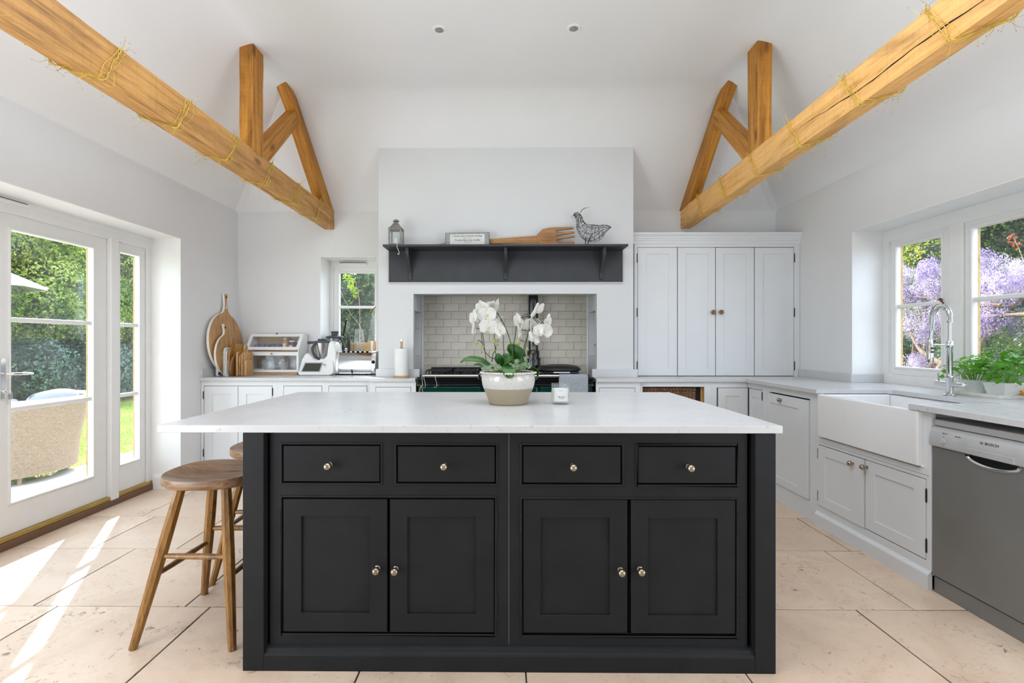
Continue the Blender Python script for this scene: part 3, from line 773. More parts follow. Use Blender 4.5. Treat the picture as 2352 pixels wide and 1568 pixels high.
for i, (x, y, lb) in enumerate(((-0.444, 3.324, 'round recessed ceiling spotlight above the small lantern side of the chimney'), (0.464, 3.318, 'round recessed ceiling spotlight above the wire bird side of the chimney'))):
    t = thing('ceiling_spotlight', lb, 'light', (x, y, FLAT))
    tilt = Vector((0, -0.0, -1))
    MB().lathe([(0.030, -0.002), (0.030, 0.004), (0.045, 0.005), (0.049, 0.001), (0.049, -0.004)], (x, y, FLAT - 0.002), tilt, 32).build('rim', M_ceil, t, smooth=30)
    MB().lathe([(0.0, -0.004), (0.029, -0.004), (0.029, 0.001), (0.0, 0.0015)], (x, y, FLAT - 0.0035), tilt, 24).build('lens', M_lens, t, smooth=30)

# white string from the tie beam to the small window
m = MB().tube(spline([(-1.80, 4.97, 2.44), (-1.78, 4.985, 2.39), (-1.745, 5.02, 2.26), (-1.75, 5.06, 2.16), (-1.76, 5.22, 2.05), (-1.79, 5.31, 1.86), (-1.74, 5.30, 1.72), (-1.70, 5.29, 1.65), (-1.66, 5.285, 1.55), (-1.59, 5.29, 1.47), (-1.55, 5.285, 1.395), (-1.53, 5.283, 1.30), (-1.57, 5.28, 1.255)], 6), 0.0016, 5)
props(m.build('string', M_string), 'thin white string hanging from the oak beam down past the small back window', 'string')

# ================================================================ JOINERY HELPERS
def door(parent, ax, a0, a1, z0, z1, d, dirn, mt, panel=None, th=0.020, rec=0.007, name='door', stile=None):
    """shaker door; its face lies at depth d and looks along dirn (+1 / -1 on the depth axis)"""
    g = 0.0018; a0 += g; a1 -= g; z0 += g; z1 -= g
    m = MB(); b = d - dirn * th
    if panel is None:
        m.abox(ax, a0, a1, min(d, b), max(d, b), z0, z1)
    else:
        p0, p1, q0, q1 = panel
        rect_frame(m, ax, a0, a1, z0, z1, min(d, b), max(d, b), p0 - a0, a1 - p1, q0 - z0, z1 - q1)
        e = d - dirn * rec; m.abox(ax, p0 - .004, p1 + .004, min(e, b), max(e, b), q0 - .004, q1 + .004)
    return m.build(name, mt, parent, bevel=0.0012, seg=1)
def knob(parent, ax, a, z, d, dirn, mt, s=1.0, name='knob', prof=None):
    v = Vector((0, dirn, 0)) if ax == 'Y' else Vector((dirn, 0, 0))
    c = (a, d, z) if ax == 'Y' else (d, a, z)
    prof = prof or [(0.0105, 0), (0.0105, .003), (0.0065, .005), (0.0052, .012), (0.0070, .0145), (0.0115, .018), (0.0148, .023), (0.0160, .029), (0.0150, .035), (0.0118, .0400), (0.0065, .0435), (0.0, .0447)]
    return MB().lathe([(r * s, h * s) for r, h in prof], c, v, 20).build(name, mt, parent, smooth=40)
def hinge(parent, ax, a, z, d, dirn, L=0.062, r=0.0042, mt=None):
    m = MB(); P = lambda zz: (a, d, zz) if ax == 'Y' else (d, a, zz)
    m.tube([P(z - L / 2), P(z + L / 2)], r, 8)
    m.ball(P(z - L / 2 - .003), r * .9, 8, 5); m.ball(P(z + L / 2 + .003), r * .9, 8, 5)
    return m.build('hinge', mt or M_blackiron, parent, smooth=40)
def facegrid(m, ax, d0, d1, x0, x1, z0, z1, holes):
    """face frame between x0..x1 / z0..z1 with rectangular holes (a0,a1,b0,b1)"""
    xs = sorted({x0, x1, *[h[0] for h in holes], *[h[1] for h in holes]}); zs = sorted({z0, z1, *[h[2] for h in holes], *[h[3] for h in holes]})
    for i in range(len(xs) - 1):
        col = []
        for j in range(len(zs) - 1):
            cx, cz = (xs[i] + xs[i + 1]) / 2, (zs[j] + zs[j + 1]) / 2
            solid = not any(h[0] < cx < h[1] and h[2] < cz < h[3] for h in holes)
            if solid:
                if col and abs(col[-1][1] - zs[j]) < 1e-9: col[-1][1] = zs[j + 1]
                else: col.append([zs[j], zs[j + 1]])
        for a, b in col: m.abox(ax, xs[i], xs[i + 1], d0, d1, a, b)
    return m

# ================================================================ ISLAND
isl = thing('kitchen_island', 'charcoal painted island with four drawers and four cupboard doors', 'kitchen island', (0.01, 2.48, 0))
G = 1.890                                      # face of the frame; end panels stand proud of it
holes = [(-.860, -.478, .709, .857), (-.418, -.034, .708, .855), (.065, .449, .706, .856), (.506, .888, .706, .855), (-.861, -.038, .130, .653), (.065, .886, .127, .649)]
m = MB(); facegrid(m, 'Y', G, G + 0.022, -.906, .926, .058, .906, holes)
m.build('face_frame', M_char, isl)
MB().box(.0145, .0155, G - .0008, G + .001, .09, .900).build('joint_line', M_inkgrey, isl)
m = MB()
for h in holes:                                # cock beading round every opening
    a0, a1, b0, b1 = h; w_ = .007
    for q in ((a0 - w_, a0, b0 - w_, b1 + w_), (a1, a1 + w_, b0 - w_, b1 + w_), (a0, a1, b0 - w_, b0), (a0, a1, b1, b1 + w_)):
        m.box(q[0], q[1], G - .004, G + .008, q[2], q[3])
m.build('beading', M_char, isl, bevel=0.002)
m = MB().box(-.998, -.984, G + .03, 3.09, 0, .906).box(1.007, 1.021, G + .03, 3.09, 0, .906).box(-.984, 1.007, 3.07, 3.09, 0, .906).box(-.984, 1.007, G + .045, G + .055, 0.0, .906)
m.build('carcass', M_char, isl)
for x0, x1 in ((-.998, -.918), (.944, 1.021)):
    MB().box(x0, x1, 1.863, G + .03, 0, .906).build('end_panel', M_char, isl, bevel=0.002)
m = MB().prism([(1.864, 0), (1.864, .058), (1.868, .064), (1.874, .070), (1.878, .079), (G - .001, .084), (G + .02, .084), (G + .02, 0)], 'x', -.918, .944)
m.build('plinth', M_char, isl, bevel=0.001)
for i, h in enumerate(holes[:4]):
    o = door(isl, 'Y', h[0] + .003, h[1] - .003, h[2] + .003, h[3] - .004, G + .001, -1, M_char, name='drawer')
    knob(o, 'Y', (-.674, -.232, .259, .702)[i], (.779, .778, .776, .775)[i], G + .001, -1, M_brass)
dz = [(-.861, -.4505, (-.786, -.521, .207, .579), -.490, .382, -.866), (-.4475, -.038, (-.376, -.112, .204, .578), -.4195, .380, -.033),
      (.065, .473, (.137, .402, .203, .576), .4415, .379, .060), (.479, .886, (.549, .815, .203, .575), .516, .382, .891)]
for a0, a1, pn, kx, kz, hx in dz:
    o = door(isl, 'Y', a0 + .003 * (a0 < 0 or 1), a1 - .002, .133, .648, G + .001, -1, M_char, pn, rec=0.009)
    knob(o, 'Y', kx, kz, G + .001, -1, M_brass)
    for z in (.560, .240): hinge(o, 'Y', hx, z, G - .002, -1, .075, .0045, M_char)
props(MB().prism([(-1.325, 1.862), (1.047, 1.862), (1.040, 3.122), (-1.312, 3.122)], 'z', .9065, .935).build('island_worktop', M_top, bevel=0.0025),
      'pale grey speckled quartz worktop on the charcoal island', 'worktop')

# ================================================================ WORKTOPS
wt = MB().prism([(XL, 4.435), (-1.205, 4.435), (-1.205, 4.365), (-.797, 4.365), (-.797, 4.56), (CX0, 4.56), (CX0, YB), (XL, YB)], 'z', .9004, .93)
props(wt.build('worktop', M_top, bevel=0.002), 'pale quartz worktop along the back wall below the small window', 'worktop')
SY0, SY1, SXB = 2.600, 3.362, 2.615
poly = [(.803, 4.325), (1.232, 4.325), (1.232, 4.345), (2.115, 4.345), (2.115, SY1), (SXB - .02, SY1), (SXB, SY1 - .02), (SXB, SY0 + .02), (SXB - .02, SY0), (2.115, SY0), (2.115, 1.865), (XR, 1.865), (3.018, 1.865), (3.018, WY1 - .005), (XR, WY1 - .005), (XR, YB), (CX1, YB), (CX1, 4.56), (.803, 4.56)]
wr = props(MB().prism(poly, 'z', .9004, .93).build('worktop', M_top, bevel=0.002), 'L-shaped pale quartz worktop around the sink and under the tall wall cupboard', 'worktop')
for q in range(7):
    x = 2.20 + q * .055
    MB().box(x, x + .012, 1.95, 2.56, .9298, .9318).build('drainer_ridge', M_top, wr)
ups = [((-2.77, -2.75, 4.445, 5.06, .93, 1.005), 'pale quartz upstand on the side wall beneath the round boards'),
       ((-1.195, -.79, 4.54, 4.56, .93, 1.003), 'pale quartz upstand behind the paper towel roll'),
       ((.803, 1.222, 4.54, 4.56, .93, 1.003), 'pale quartz upstand on the chimney breast beside the tall cupboard'),
       ((2.76, 2.78, WY1 + .0005, 4.655, .93, .998), 'pale quartz upstand on the wall between tall cupboard and sink window')]
for b, lb in ups:
    props(MB().box(*b).build('upstand', M_top, bevel=0.0015), lb, 'upstand')
props(MB().box(2.76, 3.02, WY1 - .020, WY1, .93, .998).build('upstand', M_top, bevel=0.0015), 'pale quartz upstand lining the reveal of the sink window', 'upstand')

# ================================================================ BASE CABINETS
def unit(label, ax, x0, x1, d, depth, dirn, holes, doors, z1=.90, name='base_cabinet', stiles=True, zpl=.115, plinth_d=0.0, gap=True):
    """one cabinet unit: frame with openings, dark interior back, plinth, its doors"""
    c = (x0 + x1) / 2; loc = (c, d - dirn * depth / 2, 0) if ax == 'Y' else (d - dirn * depth / 2, c, 0)
    u = thing(name, label, 'cabinet', loc)
    b = d - dirn * .022
    m = MB(); facegrid(m, ax, min(d, b), max(d, b), x0, x1, .075, z1, holes); m.build('face_frame', M_cab, u, bevel=0.001, seg=1)
    e = d - dirn * depth; f_ = d - dirn * .024
    m = MB().abox(ax, x0, x0 + .016, min(f_, e), max(f_, e), 0, z1).abox(ax, x1 - .016, x1, min(f_, e), max(f_, e), 0, z1).abox(ax, x0 + .016, x1 - .016, min(f_ - dirn * .02, f_ - dirn * .03), max(f_ - dirn * .02, f_ - dirn * .03), .1, z1 - .01)
    m.build('carcass', M_gap, u)
    p = d + dirn * plinth_d
    if ax == 'X':
        pr = [(p, 0), (p, .075), (p - dirn * .004, .083), (p - dirn * .010, .087), (p - dirn * .014, .094), (p - dirn * .022, .096), (p - dirn * .022, 0)]
        MB().prism(pr, 'y', x0, x1).build('plinth', M_cab, u)
    else: MB().abox(ax, x0, x1, min(p, p - dirn * .02), max(p, p - dirn * .02), 0, .09).build('plinth', M_cab, u)
    for dd in doors:
        o = door(u, ax, dd['a'][0], dd['a'][1], dd['z'][0], dd['z'][1], d + dirn * dd.get('out', .001), dirn, M_cab, dd.get('p'), name=dd.get('n', 'door'))
        if 'k' in dd: knob(o, ax, dd['k'][0], dd['k'][1], d + dirn * .001, dirn, dd.get('km', M_brass))
        for hx, hzv in dd.get('h', []): hinge(o, ax, hx, hzv, d + dirn * .003, dirn, .06)
    return u
LF = 4.457
unit('light grey base cupboard with double doors beside the garden door reveal', 'Y', -2.768, -2.07, LF, .60, -1, [(-2.743, -2.115, .135, .855)],
     [dict(a=(-2.741, -2.430), z=(.137, .853), p=(-2.667, -2.50, .205, .779), h=[(-2.745, .77), (-2.745, .245)]),
      dict(a=(-2.429, -2.117), z=(.137, .853), p=(-2.353, -2.19, .205, .779), h=[(-2.113, .80), (-2.113, .245)])])
unit('light grey base cabinet below the white bread bin', 'Y', -2.07, -1.63, LF, .60, -1, [(-2.016, -1.661, .135, .855)], [dict(a=(-2.014, -1.663), z=(.137, .853), p=(-1.94, -1.737, .205, .70))])
unit('light grey base cabinet below the chrome toaster', 'Y', -1.63, -1.212, LF, .60, -1, [(-1.603, -1.251, .135, .855)], [dict(a=(-1.601, -1.253), z=(.137, .853), p=(-1.53, -1.33, .205, .70))])
unit('narrow light grey cabinet below the paper towel roll', 'Y', -1.21, -.795, 4.383, .17, -1, [(-1.156, -.839, .135, .852)], [dict(a=(-1.154, -.841), z=(.137, .850), p=(-1.08, -.915, .205, .70))])
unit('narrow light grey cabinet between green range and wicker basket', 'Y', .803, 1.193, 4.347, .21, -1, [(.829, 1.148, .135, .850)], [dict(a=(.831, 1.146), z=(.137, .848), p=(.90, 1.075, .205, .70))])
bu = unit('light grey open cabinet holding the wicker basket', 'Y', 1.195, 1.83, 4.368, .60, -1, [(1.217, 1.765, .20, .857)], [])
MB().box(1.745, 1.765, 4.40, 4.95, .20, .857).build('side_panel', M_honey, bu)
MB().box(1.21, 1.765, 4.37, 4.95, .18, .20).build('shelf', M_cab, bu)
cu = unit('light grey corner cupboard with a folding two-part door', 'Y', 1.83, 2.168, 4.368, .60, -1, [(1.872, 2.168, .135, .850)],
     [dict(a=(1.885, 2.150), z=(.137, .848), p=(1.955, 2.075, .205, .775))])
unit('slim light grey cupboard leaf turning the corner beside the pull-out bin', 'X', 4.05, 4.366, 2.15, .60, -1, [(4.129, 4.366, .135, .850)],
     [dict(a=(4.131, 4.352), z=(.137, .848), p=(4.20, 4.303, .205, .778), h=[(4.127, .80), (4.127, .2)])])
unit('tall light grey pull-out bin front with one brass knob', 'X', 3.405, 4.05, 2.15, .60, -1, [(3.487, 4.021, .137, .850)],
     [dict(a=(3.492, 4.018), z=(.140, .842), p=(3.610, 3.984, .197, .767), k=(3.826, .804), out=.012, n='pull_out_front')])
su = unit('light grey cupboard with two doors below the white sink', 'X', 2.497, 3.405, 2.148, .62, -1, [(2.527, 3.388, .138, .553)],
     [dict(a=(2.956, 3.386), z=(.140, .550), p=(3.058, 3.310, .207, .486), k=(3.042, .507), out=.008, h=[(3.390, .49), (3.390, .20)]),
      dict(a=(2.529, 2.952), z=(.142, .551), p=(2.604, 2.875, .211, .483), k=(2.936, .510), h=[(2.524, .47), (2.524, .215)])], z1=.612, plinth_d=.018)
MB().box(2.148, 2.17, 2.497, 2.547, .612, .899).build('stile', M_cab, su, bevel=0.001); MB().box(2.148, 2.17, 3.362, 3.405, .612, .899).build('stile', M_cab, su, bevel=0.001)
MB().box(2.144, 2.17, 2.51, 3.39, .575, .612).build('rail', M_cab, su, bevel=0.0015)
# filler above: rail under worktop
# --- ceramic sink
sk = thing('butler_sink', 'deep white ceramic butler sink with a plain apron front', 'sink', (2.37, 2.955, .613))
m = MB(); x0, x1, y0, y1 = 2.120, 2.62, 2.548, 3.361
t_ = .024
m.box(x0, x0 + t_, y0, y1, .613, .8985).box(x1 - t_, x1, y0, y1, .613, .8985).box(x0 + t_, x1 - t_, y0, y0 + t_, .613, .8985).box(x0 + t_, x1 - t_, y1 - t_, y1, .613, .8985).box(x0 + t_, x1 - t_, y0 + t_, y1 - t_, .613, .64)
m.build('basin', M_ceramic, sk, bevel=0.008, seg=3)
MB().lathe([(0, 0), (.038, 0), (.042, .003), (.030, .004), (.0, .002)], (2.37, 2.955, .640), n=24).build('drain', M_steel, sk, smooth=40)

# ================================================================ DISHWASHER
dw = thing('dishwasher', 'grey freestanding dishwasher with silver control panel under the draining worktop', 'dishwasher', (2.45, 2.193, 0))
Y0, Y1 = 1.895, 2.492
MB().box(2.185, 2.73, Y0, Y1, .02, .835).build('body', M_dwpanel, dw, bevel=0.003)
MB().box(2.155, 2.73, Y0 + .002, Y1 - .002, .835, .866).build('lid', M_dwpanel, dw, bevel=0.006, seg=3)
# curved control panel with the grip cut-out below its middle
prof = [(2.185, .735), (2.136, .735), (2.130, .742), (2.131, .775), (2.138, .805), (2.150, .826), (2.162, .832), (2.185, .832)]
pn = MB().prism(prof, 'y', Y0, Y1).build('control_panel', M_dwpanel, dw, smooth=35)
MB().box(2.146, 2.185, Y0 + .002, Y1 - .002, .085, .731).build('door', M_dwdoor, dw, bevel=0.004)
MB().box(2.155, 2.20, Y0 + .002, Y1 - .002, .0, .079).build('plinth', M_dwdoor, dw, bevel=0.003)
yc = 2.185
m = MB(); v = []; f = []; n = 24
for i in range(n + 1):
    a = PI * i / n; yy = yc + .125 * math.cos(a); dz_ = .046 * math.sin(a)
    v += [(2.1445, yy, .733 - dz_ - .004), (2.140, yy, .733 - dz_), (2.143, yc + .113 * math.cos(a), .733 - .036 * math.sin(a)), (2.146, yc + .113 * math.cos(a), .733 - .034 * math.sin(a))]
for i in range(n):
    for q in range(3): f.append((4 * i + q, 4 * i + q + 1, 4 * i + 5 + q, 4 * i + 4 + q))
MB().raw(v, f).build('grip_rim', M_chrome, dw, smooth=60)
m = MB(); v = [(2.1452, yc + .115 * math.cos(PI * i / n), .7345 - .036 * math.sin(PI * i / n)) for i in range(n + 1)]
m.raw(v + [(2.1452, yc, .7345)], [(i, i + 1, n + 1) for i in range(n)]).build('grip_recess', M_enamel_black, dw)
MB().box(2.1270, 2.136, yc - .11, yc + .11, .738, .765).build('grip_flap', M_dwpanel, dw, bevel=0.002)
for yb_, r_ in ((2.413, .0115), (1.985, .017)):
    MB().lathe([(r_ + .003, 0), (r_ + .003, .002), (r_, .003), (r_ * .95, .005), (0, .0055)], (2.1315, yb_, .768), (-1, 0, .2), 24).build('button', M_dwpanel, dw, smooth=40)
def text(parent, body, size, loc, rot, mt, name='lettering', align='CENTER', ext=.0004, sx=1.0):
    c = bpy.data.curves.new(name, 'FONT'); c.body = body; c.size = size; c.extrude = ext; c.align_x = align; c.align_y = 'CENTER'; c.resolution_u = 3
    t = bpy.data.objects.new('tmp', c); COL.objects.link(t)
    me = bpy.data.meshes.new_from_object(t.evaluated_get(bpy.context.evaluated_depsgraph_get()))
    bpy.data.objects.remove(t); bpy.data.curves.remove(c)
    me.name = name; me.materials.clear(); me.materials.append(mt)
    R = rot.to_matrix().to_4x4() if not isinstance(rot, Matrix) else rot.to_4x4()
    me.transform(Matrix.Translation(Vector(loc) - (wl(parent) if parent else Vector())) @ R @ Matrix.Diagonal((sx, 1, 1, 1)))
    o = bpy.data.objects.new(name, me); COL.objects.link(o); o.parent = parent
    return o
RWn = Matrix(((0, .227, -.974), (-1, 0, 0), (0, .974, .227)))       # reads along -Y, faces -X, leaning back with the panel
text(dw, 'BOSCH', .0165, (2.1356, 2.178, .7985), RWn, M_ink, sx=1.15)
mm = MB()
for r0, r1 in ((.0066, .0076),):
    v = []; f = []
    for i in range(24):
        a = 2 * PI * i / 24
        for r in (r0, r1): v.append((2.1355 - .0008, 2.223 + r * math.cos(a), .7985 + r * math.sin(a)))
    for i in range(24): f.append((2 * i, 2 * i + 1, (2 * i + 3) % 48, (2 * i + 2) % 48))
    mm.raw(v, f)
mm.box(2.1340, 2.1350, 2.2195, 2.2205, .7955, .8015).box(2.1340, 2.1350, 2.2255, 2.2265, .7955, .8015).box(2.1340, 2.1350, 2.2205, 2.2255, .798, .799)
mm.build('emblem', M_ink, dw)
text(dw, 'Serie | 2', .0085, (2.1380, 2.409, .8065), RWn, M_ink); text(dw, 'SilencePlus', .0065, (2.1368, 2.340, .8035), RWn, M_ink)
text(dw, '8', .010, (2.1333, 2.413, .7885), RWn, M_inkgrey); text(dw, 'o', .009, (2.1290, 2.413, .7475), RWn, M_inkgrey)
for z in (.775, .770, .765): MB().box(2.1295, 2.131, 2.010, 2.028, z, z + .002).build('marking', M_inkgrey, dw)

# ================================================================ TALL WALL CUPBOARD
tc_ = thing('wall_cupboard', 'tall light grey cupboard with four shaker doors standing on the worktop', 'cupboard', (2.0, 4.87, .93))
CF = 4.66
m = MB(); facegrid(m, 'Y', CF, CF + .022, 1.222, 2.778, .9301, 2.188, [(1.251, 2.725, .9301, 2.149)]); m.build('face_frame', M_cab, tc_, bevel=0.001, seg=1)
MB().box(1.222, 1.24, CF + .022, YB, .9301, 2.19).box(2.76, 2.778, CF + .022, YB, .9301, 2.19).box(1.24, 2.76, CF + .05, CF + .06, .9301, 2.18).box(1.24, 2.76, CF + .022, YB, 2.17, 2.19).build('carcass', M_cab, tc_)
pr = [(CF + .02, 2.180), (CF - .006, 2.180), (CF - .010, 2.192), (CF - .010, 2.204), (CF - .016, 2.210), (CF - .016, 2.222), (CF - .022, 2.228), (CF - .022, 2.242), (CF - .036, 2.262), (CF - .040, 2.266), (CF - .040, 2.280), (CF + .02, 2.280)]
MB().prism(pr, 'x', 1.196, 2.779).build('cornice', M_cab, tc_, smooth=20)
MB().box(1.20, 2.779, CF, YB, 2.262, 2.279).build('top_board', M_cab, tc_)
dd = [(1.253, 1.628, (1.337, 1.547)), (1.632, 1.986, (1.708, 1.917)), (1.990, 2.351, (2.064, 2.276)), (2.355, 2.723, (2.434, 2.645))]
for i, (a, b, p) in enumerate(dd):
    o = door(tc_, 'Y', a, b, .934, 2.147 - .002 * (i > 1), CF + .001, -1, M_cab, (p[0], p[1], 1.000, 2.085))
    if i == 1: knob(o, 'Y', 1.960, 1.534, CF, -1, M_woodknob, 1.0, prof=[(.012, 0), (.012, .006), (.018, .012), (.0215, .020), (.0215, .026), (.018, .031), (.009, .033), (0, .0325)])
    if i == 2: knob(o, 'Y', 2.034, 1.534, CF, -1, M_woodknob, 1.0, prof=[(.012, 0), (.012, .006), (.018, .012), (.0215, .020), (.0215, .026), (.018, .031), (.009, .033), (0, .0325)])
    if i in (0, 3):
        for z in (1.028, 1.533, 2.046): hinge(o, 'Y', 1.249 if i == 0 else 2.728, z, CF - .001, -1, .075, .0042)

# ================================================================ MANTEL SHELF
ms = thing('mantel_shelf', 'long dark grey shelf with back board and three curved brackets above the range', 'shelf', (0.005, 4.55, 1.806))
MB().box(-1.074, 1.083, 4.534, 4.561, 1.806, 2.094).build('back_board', M_charshelf, ms, bevel=0.002)
MB().box(-1.076, 1.081, 4.318, 4.561, 2.093, 2.112).build('shelf_board', M_charshelf, ms, bevel=0.0025)
MB().box(-1.076, 1.083, 4.538, 4.562, 1.798, 1.805).build('lower_edge', M_breast, ms)
for x in (-.872, .006, .883):
    poly = [(4.536, 2.093), (4.362, 2.093), (4.362, 2.063)]
    for i in range(13):
        t = i / 12
        # S-curve from the nose back to the foot
        y = 4.370 + (4.512 - 4.370) * (t ** 1.0) + .020 * math.sin(PI * t) ; y = 4.366 + .150 * (1 - math.cos(PI * min(1, t * 1.15) )) / 2
        poly.append((y, 2.063 - .235 * t))
    poly += [(4.520, 1.828), (4.536, 1.828)]
    MB().prism(poly, 'x', x - .0135, x + .0135).build('bracket', M_charshelf, ms, bevel=0.0015)

# ================================================================ RANGE COOKER
rg = thing('range_cooker', 'dark green enamel range cooker with black hob and chrome rail under the chimney', 'cooker', (0, 4.72, 0))
RFY = 4.400
MB().box(-.782, .785, RFY, 5.04, .10, .915).build('body', M_green, rg, bevel=0.006)
MB().box(-.770, .773, RFY + .02, 5.04, 0, .10).build('plinth', M_enamel_black, rg)
MB().box(-.786, .789, RFY - .045, 5.04, .915, .943).build('top_plate', M_enamel_black, rg, bevel=0.009, seg=3)
MB().box(-.786, .789, RFY - .028, RFY + .01, .868, .912).build('fascia', M_enamel_black, rg, bevel=0.006)
MB().box(-.784, .787, RFY - .032, RFY - .026, .866, .873).build('trim_strip', M_chrome, rg)
MB().box(-.740, -.235, 4.93, 4.96, .943, 1.004).build('splash_rail', M_enamel_black, rg, bevel=0.004)
MB().box(-.735, -.235, 4.46, 4.93, .943, .958).build('hob_tray', M_enamel_black, rg, bevel=0.006)
rl = MB().tube([(-.735, 4.325, .955), (.728, 4.325, .955)], .0125, 16).build('rail', M_chrome, rg, smooth=40)
for x in (-.735, -.225, .728):
    MB().box(x - .014, x + .014, 4.312, RFY + .01, .925, .972).build('rail_bracket', M_enamel_black, rg, bevel=0.006)
for a, b in ((-.765, -.215), (-.185, .29), (.315, .765)):
    for z0, z1 in ((.50, .855), (.13, .47)):
        d_ = MB().box(a, b, RFY - .022, RFY - .001, z0, z1).build('oven_door', M_green, rg, bevel=0.008, seg=3)
        MB().box(a + .055, b - .055, RFY - .030, RFY - .022, z0 + .055, z1 - .055).build('raised_panel', M_green, d_, bevel=0.007, seg=3)
        MB().tube([(b - .030, RFY - .024, z1 - .10), (b - .030, RFY - .045, z1 - .10), (b - .030, RFY - .045, z1 - .20), (b - .030, RFY - .024, z1 - .20)], .006, 8).build('latch', M_chrome, d_, smooth=40)
for cx in (-.625, -.36):
    for cy in (4.60, 4.80):
        b_ = MB().lathe([(.05, 0), (.05, .008), (.035, .012), (.035, .02), (.028, .024), (0, .024)], (cx, cy, .958), n=20).build('burner', M_blackiron, rg, smooth=35)
        m = MB()
        m.box(cx - .003, cx + .003, cy - .1, cy + .1, .984, .992)
        m.box(cx - .1, cx + .1, cy - .003, cy + .003, .984, .992)
        for sx_, sy_ in ((-1, -1), (1, -1), (1, 1), (-1, 1)):
            m.box(cx + sx_ * .1 - .004, cx + sx_ * .1 + .004, cy + sy_ * .09 - .004, cy + sy_ * .09 + .004, .958, .992)
        for sx_ in (-1, 1): m.box(cx + sx_ * .1 - .004, cx + sx_ * .1 + .004, cy - .094, cy + .094, .984, .992)
        for sy_ in (-1, 1): m.box(cx - .104, cx + .104, cy + sy_ * .09 - .004, cy + sy_ * .09 + .004, .984, .992)
        m.build('pan_support', M_blackiron, rg)
for cx in (.045, .515):
    l_ = MB().lathe([(.196, 0), (.198, .012), (.190, .030), (.165, .052), (.10, .066), (0, .070)], (cx, 4.70, .944), n=40).build('hob_lid', M_enamel_black if cx > .3 else M_chrome, rg, smooth=40)
    if cx > .3:
        pd = MB().lathe([(.200, .040), (.205, .050), (.200, .066), (.17, .082), (.10, .095), (0, .100)], (cx, 4.70, .944), n=40).build('lid_pad', M_blackiron, l_, smooth=60)
    hy = 4.70 - .205
    m = MB().tube([(cx - .15, hy + .06, .972), (cx - .13, hy + .01, .972), (cx - .075, hy - .012, .974)], .009, 10).tube([(cx + .15, hy + .06, .972), (cx + .13, hy + .01, .972), (cx + .075, hy - .012, .974)], .009, 10)
    m.build('handle_arm', M_enamel_black, l_, smooth=50)
    pth = [(cx - .075 + .15 * q / 60, hy - .012, .974) for q in range(61)]
    MB().tube(pth, [.010 + .0022 * (q % 3 == 0) for q in range(61)], 10).build('handle_coil', M_chrome, l_, smooth=50)
fl_ = thing('flue_pipe', 'black enamelled flue pipe rising behind the range cooker', 'flue', (.283, 4.93, .943))
MB().lathe([(.075, 0), (.075, .13), (.072, .145), (.064, .155), (.064, .215), (.060, .222), (.0505, .228), (.0505, .955)], (.283, 4.93, .944), n=32).build('pipe', M_enamel_black, fl_, smooth=35)
MB().lathe([(.080, 0), (.080, .018), (.066, .022)], (.283, 4.93, 1.08), n=32).build('collar', M_enamel_black, fl_, smooth=35)
def shook(name, label, x, y, zt, h, mt=M_steel, r=.0022, flip=1, group=None):
    rr = .016
    pts = [(x, y - .010, zt - rr * 1.0), (x, y - .016, zt - rr * .4), (x, y - .006, zt + .012), (x, y + .012, zt + .010), (x + .001, y + .018, zt - .012)]
    pts = [(x - .004 * flip, y + .017, zt - .012), (x - .004 * flip, y + .013, zt + .014), (x - .002 * flip, y - .002, zt + .0195), (x, y - .0165, zt + .010), (x + .002 * flip, y - .019, zt - .02), (x + .010 * flip, y - .018, zt - h * .5), (x + .016 * flip, y - .018, zt - h * .80),
           (x + .010 * flip, y - .020, zt - h * .98), (x - .002 * flip, y - .022, zt - h), (x - .010 * flip, y - .024, zt - h * .90)]
    m = MB().tube(spline(pts, 5), r, 8)
    return props(m.build(name, mt, smooth=60), label, 'hook', group)
shook('s_hook', 'steel S-hook at the very end of the range rail, next to the cupboard', -.712, 4.325, .952, .10)
shook('s_hook', 'steel S-hook hanging free, further along the range rail', -.612, 4.325, .952, .095)
shook('s_hook', 'pale S-hook crossing the end one and holding a loop of twine', -.728, 4.325, .952, .088, flip=.3)
props(MB().tube(spline([(-.735, 4.300, .866), (-.75, 4.298, .82), (-.752, 4.296, .76), (-.725, 4.296, .70), (-.705, 4.298, .77), (-.722, 4.300, .83), (-.735, 4.302, .866)], 6), .003, 6).ball((-.733, 4.298, .862), .009, 8, 6).build('twine_loop', M_rope), 'loop of jute twine hanging from a hook on the range rail', 'twine')
# tea towel over the rail
m = MB(); v = []; f = []; nx, nz = 14, 22; rr = random.Random(3)
prof = [(4.343, .62)] + [(4.343, .62 + .0315 * q) for q in range(1, 11)] + [(4.341, .955), (4.334, .966), (4.325, .970), (4.316, .966), (4.309, .955)] + [(4.308, .94 - .034 * q) for q in range(0, 12)]
for (y, z) in prof:
    for i in range(nx + 1):
        t = i / nx; wv = .003 * math.sin(t * 9 + z * 6) * min(1, abs(.955 - z) * 8)
        v.append((.475 + .252 * t, y + (wv if y < 4.325 else 0), z))
for j in range(len(prof) - 1):
    for i in range(nx):
        a = j * (nx + 1) + i; f.append((a, a + 1, a + nx + 2, a + nx + 1))
o = m.raw(v, f).build('tea_towel', M_cloth, smooth=60); sm = o.modifiers.new('thick', 'SOLIDIFY'); sm.thickness = .0025; sm.offset = 1
props(o, 'blue grey tea towel draped over the range rail', 'towel')
